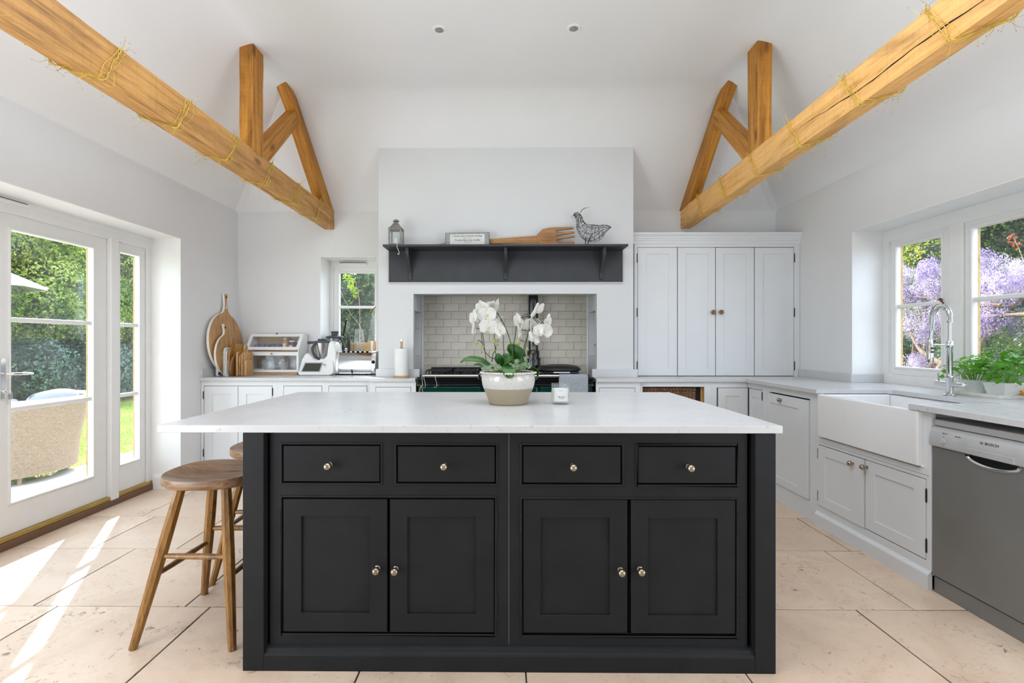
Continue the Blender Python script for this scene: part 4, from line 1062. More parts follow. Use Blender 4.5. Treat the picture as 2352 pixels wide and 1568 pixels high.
# niche contents
nb = props(MB().box(-.935, -.868, 4.66, 4.675, 1.12, 1.345).build('book', M_book1, bevel=0.002), 'yellow book standing in the chimney niche', 'book')
props(MB().box(-.940, -.868, 4.677, 4.69, 1.12, 1.34).build('book', M_plum, bevel=0.002), 'plum coloured book behind the yellow one in the chimney niche', 'book')
props(MB().box(-.940, -.872, 4.692, 4.705, 1.12, 1.33).build('book', M_label, bevel=0.002), 'white book at the back of the chimney niche books', 'book')
props(MB().lathe([(.0, 0), (.02, 0), (.042, .02), (.045, .06), (.03, .10), (.012, .12)], (-.915, 4.70, 1.395), (.15, 0, 1), 20).build('gourd', M_bronze, smooth=50), 'small reddish brown gourd in the top of the book niche', 'ornament')
props(MB().box(-.978, -.852, 4.634, 4.966, 1.385, 1.395).build('niche_shelf', M_jarglass), 'thin glass shelf in the niche above the books', 'shelf')
jr = thing('spice_jar', 'glass jar with a dark clip lid in the chimney niche beside the flue', 'jar', (.915, 4.85, 1.12))
MB().lathe([(0, 0), (.038, 0), (.040, .01), (.040, .085), (.032, .098)], (.915, 4.85, 1.1205), n=20).build('body', M_jarglass, jr, smooth=40)
MB().lathe([(0, 0), (.035, 0), (.036, .07), (0, .07)], (.915, 4.85, 1.124), n=20).build('contents', M_signface, jr, smooth=40)
MB().lathe([(.034, 0), (.036, .004), (.036, .016), (0, .018)], (.915, 4.85, 1.219), n=20).build('lid', M_zinc, jr, smooth=40)
bt = thing('green_bottle', 'slim dark green bottle behind the clip jar in the niche', 'bottle', (.90, 4.72, 1.12))
MB().lathe([(0, 0), (.024, 0), (.026, .01), (.026, .09), (.012, .125), (.010, .15)], (.905, 4.72, 1.1205), n=20).build('body', M_bottlegreen, bt, smooth=40)
MB().lathe([(.012, 0), (.012, .03), (0, .03)], (.905, 4.72, 1.2705), n=16).build('cap', M_label, bt, smooth=40)

# ================================================================ ON THE MANTEL SHELF  (top at z = 2.112)
ZS = 2.1125
ln = thing('lantern', 'small weathered grey metal lantern with glass sides on the mantel shelf', 'lantern', (-.975, 4.40, ZS))
lx0, lx1, ly0, ly1 = -1.032, -.918, 4.345, 4.46
m = MB().box(lx0, lx1, ly0, ly1, ZS, ZS + .012).box(lx0, lx1, ly0, ly1, ZS + .140, ZS + .152)
for x in (lx0, lx1 - .012):
    for y in (ly0, ly1 - .012): m.box(x, x + .012, y, y + .012, ZS + .012, ZS + .140)
m.build('frame', M_zinc, ln, bevel=0.001)
cx, cy = (lx0 + lx1) / 2, (ly0 + ly1) / 2
def pyr(m, z0, h0, z1, h1):
    v = [(cx + a * h0, cy + b * h0, z0) for a, b in ((-1, -1), (1, -1), (1, 1), (-1, 1))] + [(cx + a * h1, cy + b * h1, z1) for a, b in ((-1, -1), (1, -1), (1, 1), (-1, 1))]
    return m.raw(v, [(0, 3, 2, 1), (4, 5, 6, 7), (0, 1, 5, 4), (1, 2, 6, 5), (2, 3, 7, 6), (3, 0, 4, 7)])
m = MB(); pyr(m, ZS + .152, .060, ZS + .158, .056); pyr(m, ZS + .158, .045, ZS + .176, .040); pyr(m, ZS + .176, .036, ZS + .206, .020); pyr(m, ZS + .206, .016, ZS + .212, .016)
m.build('roof', M_zinc, ln, bevel=0.001)
m = MB()
for a in range(6):
    an = a * PI / 3 + .3; m.ball((cx + .014 * math.cos(an), cy + .014 * math.sin(an), ZS + .222), .010, 8, 5, (1.6, .8, .35))
m.tube([(cx - .022, cy, ZS + .212), (cx - .028, cy, ZS + .228), (cx - .010, cy - .004, ZS + .238), (cx + .018, cy, ZS + .232), (cx + .028, cy, ZS + .216)], .003, 6)
m.lathe([(.008, 0), (.006, .01), (.010, .02), (0, .026)], (cx, cy, ZS + .214), n=10)
m.build('leaf_finial', M_zinc, ln, smooth=50)
for b in ((lx0 + .012, lx1 - .012, ly0 + .004, ly0 + .006), (lx0 + .012, lx1 - .012, ly1 - .006, ly1 - .004), (lx0 + .004, lx0 + .006, ly0 + .012, ly1 - .012), (lx1 - .006, lx1 - .004, ly0 + .012, ly1 - .012)):
    MB().box(*b, ZS + .012, ZS + .140).build('glass_side', M_jarglass, ln)
MB().lathe([(.0, 0), (.024, 0), (.024, .055), (0, .053)], (cx, cy, ZS + .0125), n=20).build('candle', M_wax, ln, smooth=40)

sg = thing('sign', 'small hessian framed sign with black lettering on the mantel shelf', 'sign', (-.338, 4.44, ZS))
Rs = Matrix.Rotation(math.radians(-8), 3, 'X'); Rs = Rs @ Matrix.Rotation(math.radians(-.9), 3, 'Y')
sc0 = Vector((-.339, 4.440, ZS + .0655))
MB().obox(sc0 + Rs @ Vector((0, .004, 0)), (.199, .006, .0655), Rs).build('backing', M_signedge, sg, bevel=0.001)
MB().obox(sc0 + Rs @ Vector((0, -.003, 0)), (.195, .003, .0615), Rs).build('border', M_signframe, sg)
MB().obox(sc0 + Rs @ Vector((0, -.0075, -.004)), (.157, .002, .051), Rs).build('panel', M_signface, sg)
Rt = Rs @ Matrix.Rotation(PI / 2, 3, 'X')
for body, size, dz_, mt, sx_ in (('I love you more today', .0275, .031, M_ink, 1.08), ('than yesterday', .012, .011, M_inkgrey, 1.1), ('Yesterday you really', .0265, -.008, M_ink, 1.06), ('pissed me off', .012, -.027, M_inkgrey, 1.1)):
    text(sg, body, size, sc0 + Rs @ Vector((.0, -.0098, dz_)), Rt, mt, sx=sx_)

fk = thing('wooden_fork', 'giant carved wooden fork leaning along the chimney above the mantel shelf', 'ornament', (0, 4.50, ZS))
fy0, fy1 = 4.492, 4.517
m = MB().prism([(-.745, ZS + .001), (-.745, ZS + .014), (-.55, ZS + .046), (-.14, ZS + .082), (.305, ZS + .112), (.31, ZS + .045), (-.14, ZS + .037), (-.45, ZS + .012)], 'y', fy0, fy1)
m.build('handle', M_fork, fk, bevel=0.006)
MB().prism([(-.06, ZS + .036), (.30, ZS + .050), (.32, ZS + .028), (.10, ZS + .020)], 'y', fy0 + .004, fy1).build('split_piece', M_fork, fk, bevel=0.003)
tn = [(.286, .112), (.345, .172), (.40, .182), (.46, .186), (.60, .190), (.622, .187), (.629, .181), (.622, .172), (.46, .156), (.462, .134), (.54, .140), (.625, .150), (.636, .148), (.635, .136), (.54, .120), (.466, .110), (.468, .096), (.54, .102), (.630, .113), (.640, .108), (.634, .098), (.54, .084), (.468, .072), (.470, .052), (.54, .050), (.625, .058), (.637, .056), (.628, .034), (.58, .018), (.45, .001), (.34, .001), (.312, .03), (.302, .05)]
MB().prism([(a, ZS + b) for a, b in tn], 'y', fy0 - .004, fy1).build('head', M_fork, fk, bevel=0.004)
m = MB()
for x, z in ((.236, .092), (.262, .092), (.345, .070), (.10, .075)): m.ball((x, fy0 - .001, ZS + z), .003, 8, 5)
m.build('nail', M_gap, fk, kind='stuff')

bd = thing('wire_bird', 'black wire bird sculpture with a curling crest on the mantel shelf', 'ornament', (.76, 4.43, ZS))
bx_ = lambda cx_, cz_: (-.018 + (1150 + cx_ / 7.84 - 1160) * 4.43 / 1130 + .018, ZS + (805 - cz_) * 4.43 / 1130 / 7.84)
secs = [(1318, 262, 6, .5), (1335, 240, 34, .9), (1372, 236, 56, .9), (1408, 290, 62, .85), (1425, 360, 62, .85), (1448, 440, 92, .85), (1500, 510, 128, .85), (1580, 560, 150, .85), (1655, 575, 158, .85), (1730, 555, 148, .8), (1800, 520, 108, .7), (1870, 480, 72, .6), (1930, 465, 40, .5), (1985, 462, 5, .4)]
K = 4.43 / 1130 / 7.84
cen = [Vector((bx_(a, b)[0], 4.43, bx_(a, b)[1])) for a, b, c, d in secs]
rad = [c * K for a, b, c, d in secs]; asp = [d for a, b, c, d in secs]
def bs(t, an):
    t = max(0, min(.9999, t)) * (len(cen) - 1); i = int(t); u = t - i; j = min(i + 1, len(cen) - 1)
    c = cen[i].lerp(cen[j], u); r = rad[i] + (rad[j] - rad[i]) * u; a_ = asp[i] + (asp[j] - asp[i]) * u
    i0, i1 = max(i - 1, 0), min(j + 1, len(cen) - 1)
    ta = (cen[j] - cen[i0]).normalized().lerp((cen[i1] - cen[i]).normalized(), u).normalized()
    nn = Vector((-ta.z, 0, ta.x))
    return c + nn * (r * math.cos(an)) + Vector((0, 1, 0)) * (r * a_ * math.sin(an))
m = MB(); rb = random.Random(8)
for q in range(10):
    a0 = 2 * PI * q / 10
    m.tube([bs(i / 40, a0 + .25 * math.sin(i * .25 + q)) for i in range(41)], .0016, 4, False)
for q in range(15):
    t0 = .06 + .90 * q / 14
    m.tube([bs(t0 + .02 * math.sin(2 * i * 2 * PI / 24 + q), 2 * PI * i / 24) for i in range(24)], .0013, 4, False, closed=True)
for q in range(26):
    t0 = rb.uniform(.1, .8); a0 = rb.uniform(0, 6.28); dt = rb.uniform(-.25, .3); da = rb.choice((-1, 1)) * rb.uniform(2, 4.5)
    m.tube([bs(t0 + dt * i / 18, a0 + da * i / 18 + .2 * math.sin(i)) for i in range(19)], .0011, 4, False)
m.build('body', M_wire, bd, kind='stuff', weld=False)
def P8(a, b, dy=0): x, z = bx_(a, b); return (x, 4.43 + dy, z)
MB().tube(spline([P8(1330, 215), P8(1290, 250), P8(1265, 275), P8(1290, 288), P8(1325, 278)], 5), .0011, 5).build('beak', M_wire, bd)
MB().tube(spline([P8(1318, 290), P8(1300, 320), P8(1320, 352), P8(1352, 352), P8(1380, 330)], 5), .0010, 5).build('wattle', M_wire, bd)
m = MB()
for d_ in (-.5, 0, .6): m.tube(spline([P8(1430, 205, .002 * d_), P8(1455, 165 + 8 * d_), P8(1510, 120 + 8 * d_), P8(1612, 97 - 3 * d_)], 5), [.0022 - .0019 * i / 15 for i in range(16)], 5)
m.build('crest', M_wire, bd, kind='stuff')
MB().tube([P8(1535, 650, -.01), P8(1520, 720, -.012), P8(1525, 803, -.012)], [.004, .0042, .0035], 8).build('leg', M_wire, bd)
MB().tube([P8(1635, 600, .01), P8(1590, 700, .012), P8(1555, 803, .012)], [.004, .0046, .0035], 8).build('leg', M_wire, bd)
sh_ = spline([(-.948, 4.335, ZS + .004), (-.948, 4.322, ZS + .006), (-.947, 4.309, ZS - .004), (-.946, 4.307, ZS - .030), (-.936, 4.307, ZS - .052), (-.928, 4.307, ZS - .078), (-.932, 4.305, ZS - .092), (-.940, 4.303, ZS - .088)], 6)
props(MB().tube(sh_, .0020, 8).ball(sh_[-1], .0032, 8, 6).build('s_hook', M_ceramic, smooth=60), 'white hook over the front edge of the mantel shelf below the lantern', 'hook')

# ================================================================ PAPER TOWEL
pt = thing('paper_towel_holder', 'white paper towel roll on a round wooden base holder', 'paper towel', (-.938, 4.452, .93))
MB().lathe([(0, 0), (.0735, 0), (.0745, .004), (.0745, .014), (.070, .019), (0, .019)], (-.938, 4.452, .9302), n=36).build('base', M_bamboo, pt, smooth=35)
MB().lathe([(.018, 0), (.0605, 0), (.0615, .004), (.0615, .240), (.0605, .243), (.018, .243)], (-.938, 4.452, .950), n=40).build('roll', M_paper, pt, smooth=35)
MB().lathe([(.0115, 0), (.0115, .318), (0, .318)], (-.938, 4.452, .9495), n=16).build('rod', M_bamboo, pt, smooth=35)
MB().lathe([(.0125, 0), (.0125, .022), (.010, .024), (0, .024)], (-.938, 4.452, 1.258), n=16).build('cap', M_chrome, pt, smooth=35)

# ================================================================ BASKET
bk = thing('wicker_basket', 'brown willow basket inside the open cabinet under the worktop', 'basket', (1.46, 4.65, .20))
m = MB(); r_ = random.Random(1)
bx0, bx1, by = 1.225, 1.695, 4.405
MB().box(bx0, bx1, by + .008, by + .018, .205, .835).box(bx0, bx0 + .01, by + .01, 4.90, .205, .83).box(bx1 - .01, bx1, by + .01, 4.90, .205, .83).box(bx0, bx1, by + .01, 4.90, .203, .213).build('wall', M_blackiron, bk)
z = .22
row = 0
while z < .815:
    pth = []
    for i in range(49):
        x = bx0 - .004 + (bx1 + .008 - bx0) * i / 48
        pth.append((x, by + .004 - .006 * math.cos(PI * i / 1.5 + (PI if row % 2 else 0)), z + r_.uniform(-.001, .001)))
    m.tube(pth, .0046, 5); z += .0098; row += 1
m.build('weave', M_basket, bk, kind='stuff', weld=False)
m = MB()
for q in range(17): x = bx0 + .006 + (bx1 - bx0 - .012) * q / 16; m.tube([(x, by + .004, .21), (x, by + .004, .83)], .004, 6)
m.build('upright', M_basket, bk, kind='stuff')
m = MB()
for s_ in range(3):
    pth = [(bx0 - .006 + (bx1 + .012 - bx0) * i / 90, by + .004 + .009 * math.cos(i * .42 + s_ * 2.1), .832 + .010 * math.sin(i * .42 + s_ * 2.1)) for i in range(91)]
    m.tube(pth, .0062, 6)
m.build('braided_rim', M_basket, bk, kind='stuff', weld=False)

# ================================================================ ORCHIDS IN A GLAZED POT
OC = Vector((.017, 2.535, .935))
def OK_(cx_, cz_, dy=0.0):
    yd = 2.535 + dy
    return Vector(((cx_ / 5.6 - 130) * yd / 1130, yd, 1.25 + (116 - cz_ / 5.6) * yd / 1130))
orc = thing('potted_orchid', 'white flowering orchids with ivy in a crackle-glazed bowl on the island', 'plant', OC)
MB().lathe([(0, .0005), (.094, .0005), (.0985, .004), (.100, .010), (.108, .034), (.119, .060), (.1285, .083), (.1285, .0835), (.118, .083), (0, .070)], OC, n=56).build('pot_base', M_potbase, orc, smooth=40)
MB().lathe([(.1288, .0830), (.1335, .097), (.1375, .118), (.1385, .135), (.1360, .150), (.1345, .155), (.141, .157), (.1430, .160), (.1425, .164), (.138, .166), (.130, .163), (.128, .15), (.12, .10)], OC, n=56).build('glazed_band', M_crackle, orc, smooth=40)
m = MB()
for q in range(60):
    a = 2 * PI * q / 60; m.ball((OC.x + .1418 * math.cos(a), OC.y + .1418 * math.sin(a), OC.z + .1605), .0056, 6, 5)
m.build('beaded_rim', M_crackle, orc, smooth=60, kind='stuff', weld=False)
m = MB(); r_ = random.Random(2); v = []; f = []; nr, na = 8, 28
for i in range(nr + 1):
    for a in range(na):
        rr = .130 * i / nr; an = 2 * PI * a / na
        v.append((OC.x + rr * math.cos(an), OC.y + rr * math.sin(an), OC.z + .158 + .016 * (1 - (i / nr) ** 2) + r_.uniform(-.005, .005)))
for i in range(nr):
    for a in range(na): f.append((i * na + a, i * na + (a + 1) % na, (i + 1) * na + (a + 1) % na, (i + 1) * na + a))
m.raw(v, f).build('moss', M_moss, orc, smooth=60)

def petal(m, ang, L, W, cup=.12, base=.03, nu=6, nv=4, tipw=.55):
    """petal lying in the local XY plane, pointing along ang"""
    d = Vector((math.cos(ang), math.sin(ang), 0)); s_ = Vector((-d.y, d.x, 0)); v = []; f = []
    nu += 2
    for i in range(nu + 1):
        t = (1 - math.cos(PI * (i + .35) / (nu + .35))) / 2; w_ = W * .5 * (math.sin(PI * (i + .35) / (nu + .7)) ** .85) + 1e-4
        for j in range(-nv // 2, nv // 2 + 1):
            u = j / (nv / 2)
            z = cup * (t ** 1.6) * L * .35 - cup * .9 * L * (u * u) * t * (1 - t) * -1.0 + .02 * math.sin(5 * t + 3 * u) * L
            v.append(d * (base + t * L * (1 - .10 * u * u)) + s_ * (w_ * u) + Vector((0, 0, z)))
    n = nv + 1
    for i in range(nu):
        for j in range(nv): f.append((i * n + j, i * n + j + 1, (i + 1) * n + j + 1, (i + 1) * n + j))
    return m.raw(v, f)
def flower_mesh(seed):
    r = random.Random(seed); m = MB()
    for a in (90, 218, 322): petal(m, math.radians(a + r.uniform(-5, 5)), .46, .34, r.uniform(-.15, .25), .02)
    m2 = MB()
    for a in (8, 172): petal(m2, math.radians(a + r.uniform(-5, 5)), .50, .62, r.uniform(.1, .45), .0, 7, 6, .62)
    for p in range(len(m2.v)): m2.v[p] = tuple(Vector(m2.v[p]) + Vector((0, .02, .03)))
    m.raw(m2.v, m2.f)
    me = m.mesh('flower', (0, 0, 0), M_orchid, 70)
    l = MB().ball((0, .02, .06), .034, 8, 6, (.8, .8, 1.2)).ball((-.05, -.05, .05), .036, 8, 6, (.6, 1, .8)).ball((.05, -.05, .05), .036, 8, 6, (.6, 1, .8))
    petal(l, math.radians(270), .17, .09, .6, .02, 4, 2)
    return me, l.mesh('lip', (0, 0, 0), M_lip, 70)
FM = [flower_mesh(s) for s in (1, 2, 3)]
# (x, y in the sketch, depth, diameter, yaw, pitch, roll)
FL = [(500, 300, -.02, .118, -12, 5, 5), (512, 455, -.045, .112, 8, 2, -8), (450, 205, .0, .105, -35, 25, 15), (540, 190, .01, .100, 20, 40, -10), (600, 170, .03, .100, 78, 20, -25),
      (335, 335, .0, .096, -55, 0, 10), (335, 475, -.01, .095, -74, -5, 15), (655, 505, -.03, .108, 50, -20, 25), (600, 430, -.01, .085, 25, 0, -15), (640, 385, .04, .105, 78, 10, 0), (395, 285, .03, .09, -40, 10, 0),
      (905, 365, -.01, .100, -62, 8, 20), (925, 500, -.02, .095, -80, 0, 80), (1080, 420, .01, .100, 5, 10, 0), (1165, 500, -.05, .080, -40, 0, 12), (1232, 505, -.04, .098, 12, 4, -10), (1270, 380, -.01, .105, 66, 8, -30),
      (1125, 240, .0, .125, 62, 30, 40), (1090, 600, -.04, .095, 55, -25, -30), (1015, 430, .02, .085, -50, 0, 0), (1062, 550, -.01, .095, -82, -10, 30)]
for i, (cx_, cz_, dy, dm, yw, pt_, rl) in enumerate(FL):
    R = Matrix.Rotation(math.radians(yw), 3, 'Z') @ Matrix.Rotation(math.radians(90 + pt_), 3, 'X') @ Matrix.Rotation(math.radians(rl), 3, 'Z')
    a, b = FM[i % 3]
    o = place_copy('flower', a, orc, OK_(cx_, cz_, dy), R, (dm * .90, dm * .90, dm * 1.1))
    l = bpy.data.objects.new('lip', b); COL.objects.link(l); l.parent = o
def stemp(pts, r0=.0028, r1=.0020):
    P = spline([OK_(*p) for p in pts], 6); n = len(P)
    return MB().tube(P, [r0 + (r1 - r0) * i / (n - 1) for i in range(n)], 7)
for pts in ([(845, 930, .02), (815, 720, .01), (770, 550, .01), (700, 390, .01), (650, 300, .01), (615, 272, .0), (570, 330, -.01), (520, 350, -.01), (430, 420, -.0), (425, 520, .0), (430, 610, .0), (450, 700, .0), (480, 780, .0), (545, 845, .0), (600, 860, .0)],
            [(560, 900, .0), (575, 800, .0), (610, 735, .0), (588, 640, 0), (588, 530, 0), (560, 400, 0), (600, 300, .01)],
            [(820, 900, .03), (835, 710, .02), (860, 560, .02), (880, 410, .02), (935, 335, .01), (1000, 285, .0), (1060, 310, .0), (1130, 350, -.01), (1185, 400, -.01), (1235, 370, -.01)],
            [(945, 880, .0), (960, 780, 0), (985, 660, 0), (1020, 560, 0), (1045, 430, .0), (1030, 320, .0), (990, 285, .0)],
            [(1150, 650, -.02), (1110, 700, -.02), (1085, 770, -.02), (1035, 840, -.02), (990, 870, -.01)], [(965, 640, 0), (945, 622, -.01), (915, 630, -.01)], [(430, 490, 0), (395, 475, 0), (360, 470, 0)], [(435, 660, 0), (400, 625, 0), (368, 640, 0)], [(1010, 500, 0), (960, 490, -.01), (930, 495, -.01)]):
    stemp(pts).build('stem', M_stem, orc, smooth=60)
for pts in ([(432, 480, .01), (455, 640, .01), (490, 915, .0)], [(592, 600, .0), (600, 720, .0), (620, 900, .0)], [(700, 420, .03), (705, 620, .03), (716, 800, .02), (722, 900, .02)], [(1022, 545, -.01), (985, 740, -.01), (950, 915, -.01)], [(1135, 700, -.03), (1100, 860, -.03), (1062, 1005, -.03)],
            [(690, 420, .03), (660, 310, .02), (625, 272, .0), (590, 310, -.01), (580, 380, -.01)], [(950, 345, .02), (1000, 318, .01), (1080, 335, 0), (1140, 390, 0), (1165, 440, 0)]):
    stemp(pts, .0019, .0017).build('stake', M_stake, orc, smooth=60)
for cx_, cz_, s_, vb in ((365, 652, 26, 0), (450, 712, 20, 0), (428, 776, 15, 0), (515, 790, 15, 0), (592, 632, 36, 1), (628, 680, 20, 0), (592, 752, 15, 0), (900, 652, 38, 1), (1015, 735, 24, 0), (1150, 665, 19, 0), (1100, 720, 20, 0), (1078, 778, 15, 0), (1022, 842, 19, 0), (1068, 812, 11, 0), (640, 620, 22, 1)):
    MB().ball(OK_(cx_, cz_, -.01), s_ * .00034, 10, 8, (.85, .85, 1.2)).build('bud', M_bud, orc, smooth=60)
def bigleaf(path, W, side, fold=.25, curl=0, n=7, mt=None, par=None, tip=.9, name='leaf'):
    P = spline(path, 5); L = len(P); v = []; f = []
    for i, p in enumerate(P):
        t = i / (L - 1); ta = (P[min(i + 1, L - 1)] - P[max(i - 1, 0)]).normalized()
        s_ = Vector(side) - ta * ta.dot(Vector(side)); s_.normalize(); up = ta.cross(s_)
        w_ = W * .5 * (math.sin(PI * (t ** tip) * .97 + .03)) ** .6
        if t > .985: w_ = W * .02
        for j in range(n):
            u = -1 + 2 * j / (n - 1)
            v.append(p + s_ * (w_ * u) + up * (fold * w_ * (abs(u)) - curl * u * u * w_))
    for i in range(L - 1):
        for j in range(n - 1): f.append((i * n + j, i * n + j + 1, (i + 1) * n + j + 1, (i + 1) * n + j))
    o = MB().raw(v, f).build(name, mt or M_oleaf, par or orc, smooth=80, weld=False)
    sd = o.modifiers.new('thick', 'SOLIDIFY'); sd.thickness = .0012
    return o
bigleaf([OK_(600, 985, .0), OK_(540, 930, -.01), OK_(430, 860, -.02), OK_(290, 838, -.03), OK_(200, 860, -.03), OK_(145, 912, -.03)], .052, (.1, 1, .55), .35)
bigleaf([OK_(470, 990, .05), OK_(440, 945, .06), OK_(380, 918, .07), OK_(325, 936, .08)], .032, (.1, 1, .3), .3)
bigleaf([OK_(800, 960, .0), OK_(735, 950, -.03), OK_(680, 900, -.05), OK_(640, 850, -.06), OK_(630, 790, -.06)], .058, (.75, -.3, .55), .55)
bigleaf([OK_(780, 990, -.0), OK_(740, 930, -.04), OK_(720, 900, -.06), OK_(800, 880, -.09)], .045, (0, .3, 1), .4)
bigleaf([OK_(890, 950, .02), OK_(920, 870, .02), OK_(880, 790, .02), OK_(800, 735, .03), OK_(755, 728, .03)], .075, (.75, -.5, .9), .25)
bigleaf([OK_(860, 930, .0), OK_(810, 870, -.02), OK_(750, 830, -.03), OK_(700, 800, -.03)], .036, (.4, .2, .9), .3)
bigleaf([OK_(770, 950, -.06), OK_(775, 985, -.115), OK_(785, 1040, -.135), OK_(795, 1112, -.14)], .072, (1, 0, 0), .22, tip=.8)
bigleaf([OK_(960, 975, -.02), OK_(1060, 970, -.01), OK_(1130, 1000, .0), OK_(1160, 1050, .0), OK_(1150, 1110, .0), OK_(1112, 1140, .0)], .036, (.3, -1, .6), .3)
# ivy
def ivy_mesh():
    pts = []
    for a, r_ in ((90, 1.0), (62, .48), (35, .80), (8, .42), (-20, .62), (-50, .38), (-90, .30), (-130, .38), (-160, .62), (-188, .42), (-215, .80), (-242, .48)):
        pts.append((.5 * r_ * math.cos(math.radians(a)), .5 * r_ * math.sin(math.radians(a)), .08 * math.sin(a * .07)))
    return MB().raw([(0, 0, .0)] + pts, [(0, i + 1, (i + 1) % 12 + 1) for i in range(12)]).mesh('ivy_leaf', (0, 0, 0), M_ivy)
IV = ivy_mesh(); r_ = random.Random(6)
iv = [(485, 965), (455, 990), (520, 990), (560, 960), (590, 1000), (610, 960), (640, 985), (655, 945), (575, 1030), (820, 945), (860, 900), (880, 885), (845, 960), (905, 950), (940, 940), (965, 975), (930, 990), (1000, 940), (1035, 930), (1010, 965), (985, 860), (900, 985), (1045, 965), (970, 930), (870, 935), (530, 955), (620, 1015), (680, 990), (1000, 900), (800, 930)]
for cx_, cz_ in iv:
    R = Matrix.Rotation(r_.uniform(-.7, .7), 3, 'Z') @ Matrix.Rotation(r_.uniform(.7, 1.5), 3, 'X') @ Matrix.Rotation(r_.uniform(-2.5, 2.5), 3, 'Z')
    place_copy('ivy_leaf', IV, orc, OK_(cx_, cz_, -.10 + r_.uniform(-.02, .05)), R, r_.uniform(.028, .040))

cd = thing('candle', 'glass candle jar with a white label and small amber dots on the island', 'candle', (.284, 2.53, .935))
cc = (.284, 2.525, .9355)
MB().lathe([(0, 0), (.044, 0), (.0465, .003), (.0465, .104), (.0450, .1045), (.0440, .103), (.0435, .016), (.040, .013), (0, .013)], cc, n=36).build('glass', M_jarglass, cd, smooth=40)
MB().lathe([(0, .0135), (.0415, .0135), (.0425, .016), (.0425, .078), (0, .076)], cc, n=32).build('wax', M_wax, cd, smooth=40)
MB().lathe([(.0472, .018), (.0472, .083)], cc, n=14, a0=-PI / 2 - .80, a1=-PI / 2 + .80).build('paper_label', M_label, cd, smooth=60)
for a in (-1.12, 1.12): MB().ball((cc[0] + .0462 * math.sin(a), cc[1] - .0462 * math.cos(a), cc[2] + .049), .0062, 8, 6, (.6, .6, .9)).build('amber_dot', M_amber, cd, smooth=60)
RF = Matrix.Rotation(PI / 2, 3, 'X')
text(cd, 'SWEET  GRACE', .0056, (cc[0], cc[1] - .0476, cc[2] + .040), RF, M_ink); text(cd, 'scented candle', .0042, (cc[0], cc[1] - .0476, cc[2] + .033), RF, M_inkgrey); text(cd, 'fragrance', .0062, (cc[0], cc[1] - .0476, cc[2] + .073), RF, plain('label_embossing', (.68, .68, .67), .6))

# ================================================================ STOOLS
def stool():
    t = thing('bar_stool', 'brown wooden saddle-seat stool in front, all its legs in view beside the island', 'stool', (-1.315, 2.21, 0), group=None)
    # seat: rounded plan, dished top
    m = MB(); v = []; f = []; NA, NR = 48, 7; cx, cy = -1.300, 2.235
    def rim(a):
        c, s_ = math.cos(a), math.sin(a); e = 2.6
        k_ = (abs(c) ** e + abs(s_) ** e) ** (-1 / e)
        return .205 * k_ * c, .198 * k_ * s_ * (1.0 - .07 * c)
    top = []
    for i in range(NR + 1):
        t_ = i / NR
        for a in range(NA):
            x, y = rim(2 * PI * a / NA); x *= t_; y *= t_
            z = .672 - .030 * math.exp(-((y) / .10) ** 2) * (1 - t_ ** 3) - .012 * (1 - t_ ** 2) + .008 * (abs(x) / .2) ** 2 * t_
            v.append((cx + x, cy + y, z - (.003 if i == NR else 0)))
    for z, s_ in ((.660, 1.012), (.640, 1.005), (.630, .965), (.628, .90)):
        for a in range(NA):
            x, y = rim(2 * PI * a / NA); v.append((cx + x * s_, cy + y * s_, z))
    n_ = NR + 5
    for i in range(n_ - 1):
        for a in range(NA): f.append((i * NA + a, i * NA + (a + 1) % NA, (i + 1) * NA + (a + 1) % NA, (i + 1) * NA + a))
    f.append(tuple((n_ - 1) * NA + a for a in range(NA)))
    m.raw(v, f).build('seat', M_stoolseat, t, smooth=45)
    legs = {'fl': ((-1.395, 2.110, .632), (-1.516, 1.992, .0)), 'fr': ((-1.195, 2.100, .632), (-1.108, 1.990, .0)), 'bl': ((-1.398, 2.350, .632), (-1.494, 2.432, .0)), 'br': ((-1.20, 2.350, .632), (-1.10, 2.445, .0))}
    for k_, (a, b) in legs.items():
        A, B = Vector(a), Vector(b); pth = [A.lerp(B, i / 10) for i in range(11)]
        m = MB().tube(pth, [.0205 + .0035 * math.sin(PI * min(1, i / 7)) - .004 * max(0, i - 7) / 3 for i in range(11)], 8)
        z = min(p[2] for p in m.v); m.v = [(p[0], p[1], max(p[2], 0.0005)) for p in m.v]
        m.build('leg', M_stool, t, smooth=25)
    def at(k_, z): a, b = legs[k_]; u = (a[2] - z) / (a[2] - b[2]); return Vector(a).lerp(Vector(b), u)
    for a, b, z in (('fl', 'fr', .352), ('bl', 'br', .345), ('fl', 'bl', .275), ('fr', 'br', .275)):
        A, B = at(a, z), at(b, z); MB().tube([A.lerp(B, q / 6) for q in range(7)], [.009, .011, .0125, .013, .0125, .011, .009], 10).build('stretcher', M_stool, t, smooth=40)
    return t
st1 = stool()
st2 = copy_tree(st1, loc=(-1.325, 2.755, 0), rz=math.radians(4))
st2['label'] = 'brown wooden stool farther back, mostly hidden behind the island end'
for s_ in (st1, st2): s_['group'] = 'wooden saddle stools at the island'

